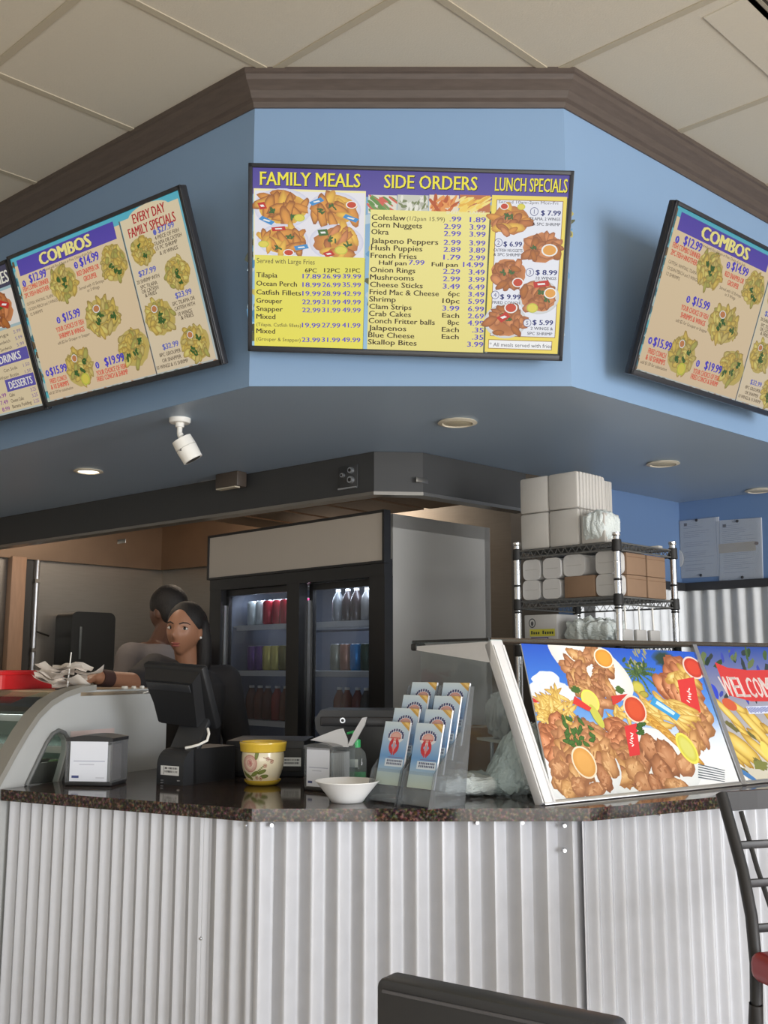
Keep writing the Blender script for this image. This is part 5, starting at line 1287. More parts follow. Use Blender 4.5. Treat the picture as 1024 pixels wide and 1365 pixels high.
M_BBOX = mat('brown_paperboard', S(132, 106, 84), .75, var=.06, scale=30)
# takeaway boxes on the middle shelf: white ends towards the left face, brown sides towards the right face
def tbox(label, x0, x1, y0, y1, z0, z1, m, grp, along='x'):
    c = RF @ Vector(((x0 + x1) / 2, (y0 + y1) / 2, z0))
    t = thing('takeaway_box', label, 'box', c, rz=radians(45), group=grp)
    w, d, h = x1 - x0, y1 - y0, z1 - z0
    if along == 'x': # rounded outline seen along local x
        r = .02; pr = []
        for cx, cz, a0 in ((d / 2 - r, h - r, 0), (-d / 2 + r, h - r, 90), (-d / 2 + r, r, 180), (d / 2 - r, r, 270)):
            for i in range(5): a = radians(a0 + i * 22.5); pr.append((cx + r * cos(a), cz + r * sin(a)))
        M = Matrix(((0, 1, 0, 0), (1, 0, 0, 0), (0, 0, 1, 0), (0, 0, 0, 1)))
        MB().prism(pr, -w / 2, w / 2, M=M, smooth=True).build('carton', m, t)
        MB().box((-w / 2 - .0006, 0, h * .5), (.001, d * .72, .0012)).build('fold_line', mat('fold_grey', S(160, 158, 154), .8), t)
    else:
        MB().box((0, 0, h / 2), (w, d, h), r=.003).build('carton', m, t)
        MB().box((0, -d / 2 - .0006, h * .82), (w * .96, .001, .0015)).build('fold_line', mat('fold_brown', S(112, 84, 60), .8), t)
    return t
Z0 = 1.6455
for nm, y0, y1 in (('leftmost', .345, .425), ('second from the left', .252, .332)):
    tbox('white takeaway box, %s in the lower row of the middle rack shelf' % nm, .012, .20, y0, y1, Z0, Z0 + .074, M_WBOX, 'white takeaway boxes on the rack')
    tbox('white takeaway box, %s in the upper row of the middle rack shelf' % nm, .012, .20, y0 - .003, y1 - .003, Z0 + .075, Z0 + .152, M_WBOX, 'white takeaway boxes on the rack')
tbox('brown takeaway box lying under a white box, left of the near rack post', .012, .20, .105, .235, Z0, Z0 + .078, M_BBOX, 'brown takeaway boxes on the rack', 'y')
tbox('white takeaway box resting on the brown box left of the near rack post', .02, .2, .15, .242, Z0 + .079, Z0 + .158, M_WBOX, 'white takeaway boxes on the rack')
tbox('lower white takeaway box right behind the near rack post', .016, .078, .016, .1, Z0, Z0 + .078, M_WBOX, 'white takeaway boxes on the rack')
tbox('upper white takeaway box right behind the near rack post', .016, .074, .016, .1, Z0 + .079, Z0 + .160, M_WBOX, 'white takeaway boxes on the rack')
for nm, x0, x1 in (('left', .082, .212), ('right', .222, .352)):
    tbox('lower %s brown takeaway box between the near and right rack posts' % nm, x0, x1, .012, .1, Z0, Z0 + .078, M_BBOX, 'brown takeaway boxes on the rack', 'y')
    tbox('upper %s brown takeaway box between the near and right rack posts' % nm, x0, x1, .012, .1, Z0 + .079, Z0 + .158, M_BBOX, 'brown takeaway boxes on the rack', 'y')
# foam container packs on the top shelf, up to the soffit
def pack(label, x, y, z, w, d, h, clear=False):
    c = RF @ Vector((x, y, z)); t = thing('foam_container_pack', label, 'foam containers', c, rz=radians(45), group='packs of foam containers on the rack')
    # nested trays standing on edge: upright ribs
    q = MB(); n = 9
    for i in range(n): q.box((-w / 2 + w * (i + .5) / n, 0, h / 2), (w / n * .94, d, h), r=.014 if i in (0, n - 1) else .006)
    q.build('trays', M_FOAM, t)
    if clear:
        o = crumple('wrap', (w + .02, d + .02, h + .012), 21, .006, M_BAG, '', '', (0, 0, 0)); del o['label']; del o['category']; o.parent = t
    return t
ZS = 1.8375
PH = .139
for row_, zz in (('lower', ZS), ('upper', ZS + PH + .001)):
    pack('%s pack of white foam containers at the left end of the rack top' % row_, .115, .372, zz, .19, .132, PH)
    pack('%s pack of white foam containers in the middle column of the rack top' % row_, .115, .238, zz, .19, .132, PH)
pack('plastic-wrapped pack of foam containers beside the near post of the rack top', .07, .110, ZS + .001, .10, .10, PH - .03, True)
pack('tall pack of foam containers behind the plastic-wrapped one on the rack', .268, .275, ZS, .10, .13, PH * 2)
pack('flat pack of foam lids near the right rack post', .355, .10, ZS + .001, .03, .14, .012)
# third shelf: carton, bags, hanging utensils
c = RF @ Vector((.09, .352, 1.4735))
t = thing('glove_carton', 'white printed carton with a yellow label on the lower rack shelf', 'box', c, rz=radians(45))
MB().box((0, 0, .060), (.14, .15, .112), r=.003).build('carton', M_WBOX, t)
A = Art(); A.rect(-.05, .035, .065, .062, S(206, 200, 70)); A.rect(-.045, .018, .035, .032, S(70, 60, 120)); A.up(1)
[A.rect(-.044 + i * .0105, .043, -.037 + i * .0105, .043 + (.013 if i in (0, 5) else .009), S(40, 60, 50)) for i in range(10) if i != 4]; A.rect(-.04, .022, .03, .028, S(206, 206, 220)); A.ell(-.038, .085, .016, .018, S(60, 62, 66)); A.ell(-.038, .085, .012, .014, S(190, 190, 188)); A.ell(-.038, .083, .006, .009, S(70, 70, 74))
A.build('print', M_INK, t, fn=lambda u, v, l: (-.0705 - l * 5e-5, -u, v))
c = RF @ Vector((.09, .16, 1.4735)); crumple('plastic_bag', (.15, .20, .095), 31, .012, M_BAG, 'clear bag of supplies beside the printed carton on the lower rack shelf', 'plastic bag', c, rz=radians(45), group='plastic bags on the rack')
c = RF @ Vector((.26, .30, 1.4735)); crumple('plastic_bag', (.15, .22, .075), 35, .010, mat('white_bag', S(196, 198, 200), .5), 'white bag behind the carton on the lower rack shelf', 'plastic bag', c, rz=radians(45), group='plastic bags on the rack')
for i, nm in enumerate(('left', 'middle', 'right')):
    x = .09 + i * .095
    c = RF @ Vector((x, .03, 1.4735))
    t = thing('scoop', '%s of three white long-handled scoops standing at the right rack face' % nm, 'scoop', c, rz=radians(45), group='white scoops on the lower rack shelf')
    MB().box((0, 0, .028), (.07, .016, .054), r=.004).build('blade', M_WBOX, t)
    MB().rod((.0, 0, .05), (-.004, 0, .138), .0035).build('handle', M_WHT, t)

# pinned papers on the right wall
def on_R(x, y): return at_wall(x, y, (WC.x, WC.y, 0), .7071, -.7071)
def paper(label, px, seed, w_in_back=False):
    tl, tr, br, bl = [on_R(*p) for p in px]
    c = (bl + br) / 2; d = Vector((.7071, -.7071, 0))
    t = thing('pinned_paper', label, 'paper', c + nr_.to_3d() * .004, rz=radians(-45), group='papers pinned on the blue wall')
    f = lambda P: ((P - c).dot(d), P.z - c.z)
    A = Art(); qd = [f(P) for P in (bl, br, tr, tl)]
    A.poly(qd, S(178, 182, 190)); A.up(1)
    (x0, z0), (x1, _), (_, z1), _ = qd
    rnd = random.Random(seed); w, h = x1 - x0, z1 - z0
    for i in range(26):
        z = z1 - h * (.08 + .032 * i)
        if rnd.random() < .82: A.rect(x0 + w * .12, z, x0 + w * rnd.uniform(.45, .92), z + h * .006, S(140, 144, 152))
    A.rect(x0 + w * .14, z1 - h * .1, x0 + w * .22, z1 - h * .05, S(84, 80, 84))
    if seed % 2: A.rect(x0 + w * .02, z0 + h * .46, x1 - w * .12, z0 + h * .62, S(170, 162, 150)); A.ell(x1 - w * .1, z0 + h * .58, w * .05, h * .03, S(120, 104, 100), n=14)
    A.build('sheet', printed('paper_ink', 0, .6), t, base=-.002, eps=5e-5)
    MB().prism(qd, -.0015, .002).build('backing', M_PAPER, t)
    MB().prism([(x0 - .004, z0 - .004), (x1 + .004, z0 - .004), (x1 + .004, z1 + .004), (x0 - .004, z1 + .004)], -.008, -.0075).build('sleeve', glassy('plastic_sleeve', (.94, .95, .96, 1), .04, .12), t)
    for u, v in ((x0 + w * .5, z1 - h * .02), (x0 + w * .55, z0 + h * .03)): MB().rod((u, -.009, v), (u, -.014, v), .008, .006, 10).build('pin', M_BLK, t)
    return t
paper('left pinned white notice in a plastic sleeve beside the wire rack', [(907, 695), (959, 689), (959, 768), (909, 771)], 4)
paper('right pinned white notice in a plastic sleeve above the corrugated wall', [(960, 694), (1016, 690), (1018, 773), (960, 774)], 7)
P = on_R(905, 745) + nr_.to_3d() * .012
t = tag(MB().lathe([(.0001, 0), (.05, 0), (.05, .004), (.0001, .004)], 28, M=Matrix.Rotation(radians(90), 4, 'X') @ Matrix.Scale(.7, 4, (1, 0, 0))).build('wall_disc', mat('pale_disc', S(186, 186, 186), .5), loc=P, rz=radians(-45)), 'pale oval tag on the blue wall between the rack and the notices', 'tag')

# ================================================================== DELI CASE AT THE COUNTER'S LEFT END
D0 = Vector((-1.112, 3.075, 0)); DR, DL = Vector((.4617, .887, 0)), Vector((-.887, .4617, 0))
DANG = atan2(.887, .4617)
dc = thing('deli_case', 'grey curved-glass deli display case at the left end of the counter', 'display case', D0 + DL * .02, rz=DANG)
def dp(x, y):
    p = at_wall(x, y, D0, .4617, .887) - D0; return (p.dot(DR), p.z)
out = [dp(*p) for p in ((2, 1052), (14, 1030), (28, 1004), (42, 980), (57, 958), (74, 941), (92, 930), (112, 923), (132, 920))]
DZ = out[-1][1]; DD, DLN = .74, 1.5
hole = [dp(*p) for p in ((40, 1048), (55, 1016), (67, 991), (75, 979), (83, 974), (91, 977), (97, 987), (97, 1001), (91, 1024), (84, 1048))]
M_CASE = mat('case_grey_plastic', S(176, 178, 178), .4, var=.03, scale=6); M_CASED = mat('case_trim_grey', S(150, 148, 142), .35, var=.04, metal=.2)
ol = [(out[0][0], 0)] + out + [(DD, DZ), (DD, 0)]
MB().holed(ol, [hole], -.0, .03).build('side_panel', M_CASE, dc)
MB().prism([p for p in ol], DLN - .03, DLN).build('side_panel', M_CASE, dc)
q = MB(); ns = []
for i in range(len(out)):
    a, b_ = Vector(out[max(i - 1, 0)]), Vector(out[min(i + 1, len(out) - 1)]); ns.append(Vector((-(b_ - a).y, (b_ - a).x)).normalized() * .018)
vs = []
for p, n in zip(out, ns): vs += [(p[0], -.010, p[1]), (p[0] + n.x, -.010, p[1] + n.y), (p[0] + n.x, .05, p[1] + n.y), (p[0], .05, p[1])]
k = len(out)
q.add(vs, [(4 * i + j, 4 * i + (j + 1) % 4, 4 * i + 4 + (j + 1) % 4, 4 * i + 4 + j) for i in range(k - 1) for j in range(4)] + [(0, 1, 2, 3), tuple(4 * k - 4 + j for j in (3, 2, 1, 0))], 0, True)
q.build('edge_trim', M_CASED, dc)
q = MB()
for i in range(len(out) - 2):
    a, b_ = out[i], out[i + 1]
    q.add([(a[0] - .004, .05, a[1]), (b_[0] - .004, .05, b_[1]), (b_[0] - .004, DLN - .03, b_[1]), (a[0] - .004, DLN - .03, a[1])], [(0, 1, 2, 3)], 0, True)
q.build('curved_glass', glassy('case_glass', (.80, .86, .84, 1), .03, .03), dc)
MB().tube([(p[0], -.004, p[1]) for p in hole] + [(hole[0][0], -.004, hole[0][1])], .007, 8).build('window_gasket', mat('gasket_grey', S(104, 106, 106), .5), dc)
vs = [(p[0], .012, p[1]) for p in hole]; MB().add(vs, [list(range(len(vs)))]).build('window_glass', glassy('case_glass', (.80, .86, .84, 1), .03, .03), dc)
t0 = out[-2][0]
MB().box(((t0 + DD) / 2, DLN / 2, DZ - .012), (DD - t0, DLN, .024), r=.006).build('top', mat('case_top_steel', S(196, 176, 150), .3, metal=.6, var=.06), dc)
MB().box(((t0 + DD) / 2 + .02, DLN / 2 + .02, DZ - .05), (DD - t0 - .06, DLN - .1, .05)).build('lamp_housing', M_BLKM, dc)
MB().box((DD - .015, DLN / 2, .7), (.02, DLN - .06, 1.2)).build('back_doors', mat('case_inner', S(120, 124, 118), .4, var=.05), dc)
MB().box((.36, DLN / 2, 1.02), (.66, DLN - .06, .03)).build('deck', M_STEEL, dc)
for z, w in ((1.13, .40), (1.22, .30)):
    MB().box((DD - .05 - w / 2, DLN / 2, z), (w, DLN - .08, .008)).build('glass_shelf', glassy('shelf_glass', (.82, .90, .86, 1), .12, .03), dc)
    MB().box((DD - .05 - w, DLN / 2, z), (.008, DLN - .08, .022)).build('shelf_rail', M_ALU, dc)
MB().box((out[0][0] + .02, DLN / 2, .5), (.03, DLN - .06, 1.0)).build('front_panel', M_CASE, dc)
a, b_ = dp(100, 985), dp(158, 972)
MB().box(((a[0] + b_[0]) / 2, -.0012, (a[1] + b_[1]) / 2), (abs(b_[0] - a[0]), .002, .026)).build('painted_reflection', mat('reflection_pink', S(196, 178, 174), .6, var=.1, scale=20), dc)  # pinkish reflection on the side panel, painted as a thin pale plate
for x in (178, 190, 201):
    p = dp(x, 921); MB().box((p[0], .02, DZ + .004), (.022 if x < 185 else .012, .014, .012), r=.003).build('hinge_clip', M_WHT, dc)
l = bpy.data.lights.new('case_tube', 'AREA'); l.shape = 'RECTANGLE'; l.size = .04; l.size_y = 1.2; l.energy = 3; l.color = (.95, 1, .93)
lo = bpy.data.objects.new('case_tube', l); COL.objects.link(lo); lo.parent = dc; lo.location = (t0 + .1, DLN / 2, DZ - .08)
DF = frame_at(dc.location, DANG)
for i, (x, y) in enumerate(((.22, .22), (.22, .62), (.22, 1.02))):
    c = DF @ Vector((x, y, 1.0355))
    t = thing('food_pan', ['steel pan of shredded greens nearest the side window of the deli case', 'steel pan of greens in the middle of the deli case', 'steel pan of greens at the far end of the deli case'][i], 'pan', c, rz=DANG, group='pans in the deli case')
    q = MB()
    for sx, sy, dx_, dy_ in ((0, .16, .24, .006), (0, -.16, .24, .006), (.12, 0, .006, .326), (-.12, 0, .006, .326)): q.box((sx, sy, .03), (dx_, dy_, .06))
    q.box((0, 0, .003), (.24, .32, .006)); q.build('tray', M_STEEL, t)
    rnd = random.Random(i); q = MB()
    for _ in range(70): q.ball((rnd.uniform(-.1, .1), rnd.uniform(-.14, .14), rnd.uniform(.03, .06)), (rnd.uniform(.008, .022), rnd.uniform(.008, .02), .006), m=rnd.choice((0, 0, 1)), n=7, k=4)
    o = q.build('shredded_greens', [mat('lettuce_pale', S(196, 206, 160), .6, var=.2), mat('lettuce_green', S(120, 150, 84), .6, var=.2)], t); o['kind'] = 'stuff'
# on the case: red tray, receipts on a spike
c = DF @ Vector((.40, .62, DZ))
t = thing('red_tray', 'red plastic bin on top of the deli case at the left edge', 'bin', c, rz=DANG)
bm = bmesh.new(); bmesh.ops.create_cube(bm, size=1); bmesh.ops.scale(bm, vec=(.30, .62, .062), verts=bm.verts)
bmesh.ops.translate(bm, vec=(0, 0, .032), verts=bm.verts)
tf = [f for f in bm.faces if f.normal.z > .9]; r_ = bmesh.ops.inset_region(bm, faces=tf, thickness=.01); bmesh.ops.translate(bm, vec=(0, 0, -.05), verts=list({v for f in tf for v in f.verts}))
bmesh.ops.bevel(bm, geom=[e for e in bm.edges if abs((e.verts[0].co - e.verts[1].co).normalized().z) > .9], offset=.02, segments=3, affect='EDGES', profile=.5)
MB().bm(bm, 0, False).build('bin', mat('red_plastic', S(196, 30, 34), .3, var=.05), t)
q = MB()
for y in (-.31, .31): q.box((0, y * 1.006, .054), (.31, .008, .012), r=.003)
for x in (-.15, .15): q.box((x * 1.01, 0, .054), (.008, .63, .012), r=.003)
q.build('rim', mat('red_plastic', S(196, 30, 34), .3), t)
c = DF @ Vector((.36, .115, DZ)); SPK = c
t = thing('receipt_spike', 'upright white spindle holding receipts on the deli case', 'spindle', c)
MB().lathe([(.0001, 0), (.04, 0), (.04, .004), (.006, .010), (.0001, .010)], 24).build('base', M_BLK, t)
MB().rod((0, 0, .008), (.008, 0, .125), .0026, .0018, 8).build('spike', M_WHT, t)
def receipt(seed, L, W, curl):
    from mathutils import noise
    n = 10; vs = []
    for i in range(n + 1):
        for j in range(6):
            u, v = (i / n - .5) * L, (j / 5 - .5) * W
            z = .016 * noise.noise(Vector((u * 18 + seed, v * 18, seed))) + curl * ((u / L) ** 2) * .09
            vs.append((u, v, z))
    k = 6
    return MB().add(vs, [(i * k + j, (i + 1) * k + j, (i + 1) * k + j + 1, i * k + j + 1) for i in range(n) for j in range(k - 1)], 0, True)
rnd = random.Random(9)
for i in range(13):
    L, W = rnd.uniform(.09, .15), rnd.uniform(.055, .075)
    o = receipt(i, L, W, rnd.uniform(.1, 1.0)).build('receipt', mat('receipt_paper', S(236, 228, 220), .75, var=.04))
    rx, ry = rnd.uniform(-.4, .4), rnd.uniform(-.22, .22)
    lo_ = .02 + abs(sin(rx)) * W / 2 + abs(sin(ry)) * L / 2
    o.location = SPK + Vector((rnd.uniform(-.07, .06), rnd.uniform(-.05, .05), max(lo_ * .62,   .012 + .0052 * i))); o.rotation_euler = (rx, ry, rnd.uniform(0, pi))
    zmin = min((o.rotation_euler.to_matrix() @ v.co).z for v in o.data.vertices) + o.location.z
    if zmin < DZ + .001: o.location.z += DZ + .0012 - zmin
    tag(o, 'loose white receipt in the crumpled heap on the deli case', 'receipt', 'heap of white receipts on the deli case')

# ================================================================== CHAIRS IN FRONT
M_CHB = mat('chair_black_metal', S(46, 46, 48), .42, var=.08, metal=.2)
def on_c(x, y, Y): return at_y(x, y, Y)
Yt, Yb = 2.45, 2.22
lp = [on_c(962, 1058, 2.46), on_c(976, 1108, 2.42), on_c(990, 1160, 2.37), on_c(1002, 1222, 2.32), on_c(1008, 1285, 2.28), on_c(1009, 1365, 2.25)]
rdir = Vector((.96, .28, 0)); WST = .40
base = Vector((lp[-1].x, lp[-1].y, 0))
st = thing('ladder_back_stool', 'black metal ladder-back bar stool in front of the counter at the right edge', 'stool', base)
def sp(q, name, m, par=None):
    q.v = [tuple(Vector(p) - base) for p in q.v]; return q.build(name, m, par or st)
foot = Vector((lp[-1].x - .03, lp[-1].y + .10, 0.0))
for k in (0, 1):
    o_ = rdir * WST * k
    pts = [p + o_ for p in lp] + [Vector((lp[-1].x, lp[-1].y, .7)) + o_, foot + o_]
    sp(MB().tube(pts, [.0135] * 6 + [.014, .012], 10), 'back_leg', M_CHB)
f3 = Vector((.28, -.96, 0))
for k in (0, 1): sp(MB().tube([Vector((lp[-1].x, lp[-1].y, .74)) + f3 * .36 + rdir * WST * k, base + f3 * .40 + rdir * WST * k], .013, 10), 'front_leg', M_CHB)
a = lp[0]; hz = .040
q = MB()
for i in range(8):
    s0, s1 = i / 8, (i + 1) / 8
    pa, pb = a + rdir * WST * s0 + Vector((0, .02 * sin(pi * s0), 0)), a + rdir * WST * s1 + Vector((0, .02 * sin(pi * s1), 0))
    q.add([pa + Vector((0, -.008, .004)), pb + Vector((0, -.008, .004)), pb + Vector((0, -.008, -hz)), pa + Vector((0, -.008, -hz)), pa + Vector((0, .008, .004)), pb + Vector((0, .008, .004)), pb + Vector((0, .008, -hz)), pa + Vector((0, .008, -hz))], [(0, 1, 2, 3), (7, 6, 5, 4), (0, 4, 5, 1), (3, 2, 6, 7)])
q.add([a + Vector((0, -.008, .004)), a + Vector((0, .008, .004)), a + Vector((0, .008, -hz)), a + Vector((0, -.008, -hz))], [(0, 1, 2, 3)])
sp(q, 'top_rail', M_CHB)
for (x, y, i) in ((980, 1127, 1), (992, 1178, 2), (1003, 1238, 3), (1009, 1300, 4)):
    t_ = lp[i] + Vector((0, 0, 0)); P = at_y(x, y, t_.y)
    q = MB().box((WST / 2, 0, 0), (WST, .010, .018), M=Matrix.Translation(P) @ Matrix.Rotation(atan2(.28, .96), 4, 'Z'), r=.003); sp(q, 'slat', M_CHB)
for (x0, y0, x1, y1) in ((988, 1082, 1036, 1235), (1030, 1084, 1084, 1240)):
    q = MB().tube([at_y(x0, y0, 2.47), at_y((x0 + x1) / 2 - 2, (y0 + y1) / 2, 2.41), at_y(x1, y1, 2.35)], .006, 8); sp(q, 'spindle', M_CHB)
sc_ = Vector((lp[-1].x, lp[-1].y, .775)) + f3 * .19 + rdir * WST / 2
sp(MB().box((0, 0, 0), (WST + .02, .40, .06), M=Matrix.Translation(sc_) @ Matrix.Rotation(atan2(.28, .96), 4, 'Z'), r=.022, seg=3), 'seat', mat('red_vinyl', S(150, 34, 36), .35, var=.05))
sp(MB().tube([base + Vector((0, 0, .3)) + f3 * .38, base + Vector((0, 0, .3)) + f3 * .38 + rdir * WST], .010, 8), 'foot_rail', M_CHB)

# dark upholstered chair whose back shows at the bottom
A0 = at_y(513, 1298, 1.56); B0 = at_y(830, 1367, 1.36); 
d = (B0 - A0); d.z = 0; W_ = d.length; d.normalize(); zt = A0.z
t = thing('dining_chair', 'black vinyl dining chair with only its backrest top in view', 'chair', (A0 + d * W_ / 2).to_2d().to_3d(), rz=atan2(d.y, d.x))
M_VIN = mat('black_vinyl', S(52, 53, 56), .38, var=.08, scale=60)
bm = bmesh.new(); bmesh.ops.create_cube(bm, size=1); bmesh.ops.scale(bm, vec=(W_, .045, .42), verts=bm.verts)
bmesh.ops.bevel(bm, geom=[e for e in bm.edges if abs((e.verts[0].co - e.verts[1].co).normalized().y) > .9], offset=.012, segments=3, affect='EDGES', profile=.5)
bmesh.ops.bevel(bm, geom=[e for e in bm.edges if abs(e.verts[0].co.y - e.verts[1].co.y) < 1e-5], offset=.006, segments=2, affect='EDGES', profile=.5)
bmesh.ops.translate(bm, vec=(0, 0, zt - .21), verts=bm.verts)
br_ = MB().bm(bm, 0, True).build('backrest', M_VIN, t)
MB().tube([(-W_ / 2 + .012, -.0235, zt - .016), (W_ / 2 - .012, -.0235, zt - .016)], .0025, 6).build('piping', mat('vinyl_seam', S(84, 84, 88), .3), br_)
MB().box((0, -.22, .45), (W_, .42, .06), r=.02).build('seat', M_VIN, t)
for x in (-W_ / 2 + .03, W_ / 2 - .03):
    MB().tube([(x, .012, zt - .40), (x, 0, .45), (x, .05, 0)], .013, 10).build('back_leg', M_CHB, t)
    MB().tube([(x, -.40, .43), (x, -.42, 0)], .013, 10).build('front_leg', M_CHB, t)

# ================================================================== PEOPLE
def ringloft(secs, n=28):
    """closed body section: (centre, half width, half depth, yaw)"""
    q = MB(); vs = []
    for c, rx, ry, yw in secs:
        for j in range(n):
            a = 2 * pi * j / n; x, y = rx * cos(a), ry * sin(a)
            vs.append((c[0] + x * cos(yw) - y * sin(yw), c[1] + x * sin(yw) + y * cos(yw), c[2]))
    k = len(secs)
    fs = [(i * n + j, i * n + (j + 1) % n, (i + 1) * n + (j + 1) % n, (i + 1) * n + j) for i in range(k - 1) for j in range(n)] + [list(range(n))[::-1], [(k - 1) * n + j for j in range(n)]]
    return q.add(vs, fs, 0, True)
def limb(q, pts, rs, n=14):
    pts = [Vector(p) for p in pts]
    for i, p in enumerate(pts): q.ball(p, rs[i], n=n, k=10)
    for i in range(len(pts) - 1): q.rod(pts[i], pts[i + 1], rs[i], rs[i + 1], n)
def fuse(parts, name, m, parent, voxel, smooth=4, origin=Vector((0, 0, 0))):
    """one continuous surface from overlapping volumes"""
    q = MB()
    for p in parts: q.add([Vector(v) - origin for v in p.v], p.f, 0, True)
    me = bpy.data.meshes.new(name + '_volume'); me.from_pydata(q.v, [], q.f)
    o = bpy.data.objects.new(name + '_volume', me); COL.objects.link(o)
    md = o.modifiers.new('r', 'REMESH'); md.mode = 'VOXEL'; md.voxel_size = voxel; md.use_smooth_shade = True
    dg = bpy.context.evaluated_depsgraph_get(); dg.update()
    nm = bpy.data.meshes.new_from_object(o.evaluated_get(dg)); bpy.data.objects.remove(o); bpy.data.meshes.remove(me)
    bm = bmesh.new(); bm.from_mesh(nm)
    for _ in range(smooth): bmesh.ops.smooth_vert(bm, verts=bm.verts, factor=.5, use_axis_x=True, use_axis_y=True, use_axis_z=True)
    bm.to_mesh(nm); bm.free()
    nm.polygons.foreach_set('use_smooth', [True] * len(nm.polygons))
    nm.materials.clear(); nm.materials.append(m)
    o2 = bpy.data.objects.new(name, nm); COL.objects.link(o2); o2.parent = parent
    return o2
def head_mesh(M, sc=1.0, jaw=.36):
    """face looks along local -Y, chin at z=0, crown at .225"""
    q = MB(); n, k = 56, 44; vs = []
    g = lambda v, s: exp(-(v / s) ** 2)
    for i in range(k + 1):
        t = pi * i / k
        for j in range(n):
            a = 2 * pi * j / n
            dx_, dy_, dz_ = sin(t) * cos(a), sin(t) * sin(a), -cos(t)
            x, y, z = .072 * dx_, .092 * dy_ + .004, .113 + .113 * dz_
            lo_ = max(0, (.10 - z) / .10)
            x *= 1 - jaw * lo_ ** 1.6
            if y > 0: y *= 1 - .45 * lo_
            if dy_ < 0:
                f = -dy_
                w = max(0, f)
                if w > .2:
                    y -= w * (.026 * g(x, .011) * g(z - .083, .016) + .014 * g(x, .009) * g(z - .104, .018) + .004 * g(abs(x) - .011, .007) * g(z - .077, .009))   # nose
                    y += w * (.0085 * g(abs(x) - .031, .016) * g(z - .116, .012))                                        # eye sockets
                    y -= w * (.0035 * g(abs(x) - .028, .022) * g(z - .135, .010))                                        # brow
                    y -= w * (.0065 * g(x, .019) * g(z - .052, .006) + .0065 * g(x, .017) * g(z - .041, .006))           # lips
                    y += w * (.003 * g(x, .024) * g(z - .0465, .0022))
                    y -= w * (.008 * g(x, .018) * g(z - .014, .014))                                                     # chin
                    y -= w * (.003 * g(abs(x) - .042, .018) * g(z - .085, .02))                                          # cheeks
            vs.append((x * sc, y * sc, z * sc))
    fs = [(i * n + j, i * n + (j + 1) % n, (i + 1) * n + (j + 1) % n, (i + 1) * n + j) for i in range(k) for j in range(n)]
    q.add(vs, fs, 0, True, M)
    for s_ in (-1, 1): q.ball((s_ * .071 * sc, .012 * sc, .102 * sc), (.008 * sc, .017 * sc, .030 * sc), M=M, n=12, k=8)
    return q
def hand(q, wrist, fwd, up, side, sc=1.0, curl=.35):
    """palm with four fingers and a thumb; fwd along the fingers, up = back of the hand, side = towards the thumb"""
    w, f, u, s_ = Vector(wrist), Vector(fwd).normalized(), Vector(up).normalized(), Vector(side).normalized()
    for i in range(4): limb(q, [w + s_ * (.014 - .0095 * i) * sc, w + f * .085 * sc + s_ * (.033 - .021 * i) * sc], [.017 * sc, .0125 * sc], 10)
    for i, L in enumerate((.072, .080, .074, .058)):
        b_ = w + f * .085 * sc + s_ * (.033 - .021 * i) * sc; d_ = (f + s_ * (.10 - .07 * i)).normalized(); p = [b_]
        for k, fr in enumerate((.45, .3, .25)):
            d_ = (d_ - u * curl * (.6 + .3 * k)).normalized(); p.append(p[-1] + d_ * L * fr * sc)
        limb(q, p, [.0092 * sc, .0086 * sc, .008 * sc, .0068 * sc], 10)
    b_ = w + f * .022 * sc + s_ * .022 * sc; d_ = (f * .6 + s_ * .8 - u * .2).normalized()
    limb(q, [b_, b_ + d_ * .04 * sc, b_ + d_ * .04 * sc + (d_ + f * .6).normalized() * .03 * sc, b_ + d_ * .04 * sc + (d_ + f * .6).normalized() * .052 * sc], [.013 * sc, .0115 * sc, .0095 * sc, .008 * sc], 10)

M_SKIN = mat('skin_warm_brown', S(158, 112, 86), .5, var=.05, scale=30); M_SKIN2 = mat('skin_deep_brown', S(92, 62, 48), .5, var=.05, scale=30)
M_HAIR = mat('black_hair', S(24, 20, 19), .62, var=.3, scale=50, stretch=(6, 6, .6), bump=.35); M_TEE = mat('black_tee', S(42, 40, 42), .85, var=.1, scale=50)
M_GTEE = mat('grey_tee', S(118, 112, 112), .85, var=.07, scale=40); M_JEAN = mat('dark_trousers', S(40, 42, 52), .8, var=.1, scale=60); M_SHOE = mat('black_shoe', S(26, 26, 26), .5)

# ---- the woman at the case
WB = Vector((-.85, 4.40, 0))
wm = thing('person', 'woman with long dark hair in a black top reaching across the deli case', 'person', WB)
yb = radians(-24)
chin = at_y(238, 873, 4.34)
MHd = Matrix.Translation(chin + Vector((.004, .05, -.004))) @ Matrix.Rotation(radians(-13), 4, 'Z') @ Matrix.Rotation(radians(4), 4, 'Y')
hc = chin
nb = Vector((chin.x + .03, 4.45, 1.375)); 
tc = lambda z, dx_=0, dy_=0: (nb.x + dx_, nb.y + .01 + dy_, z)
torso = ringloft([(tc(.80), .155, .105, yb), (tc(.90), .165, .112, yb), (tc(1.02), .135, .092, yb), (tc(1.14), .138, .095, yb), (tc(1.24), .150, .108, yb), (tc(1.32), .152, .098, yb), (tc(1.365), .115, .072, yb), (tc(1.395), .06, .052, yb)])
Rsh = at_y(203, 889, 4.36); Lsh = Vector((nb.x + .145, nb.y + .055, 1.335))
Rel = at_y(180, 910, 4.13); Rwr = at_y(131, 903, 3.90)
body = [torso, head_mesh(MHd)]
q = MB(); limb(q, [nb + Vector((0, .01, -.03)), MHd @ Vector((0, .022, .045))], [.052, .050]); body.append(q)
q = MB(); limb(q, [tc(1.33), Rsh, Rel, Rwr], [.06, .052, .040, .027]); body.append(q)
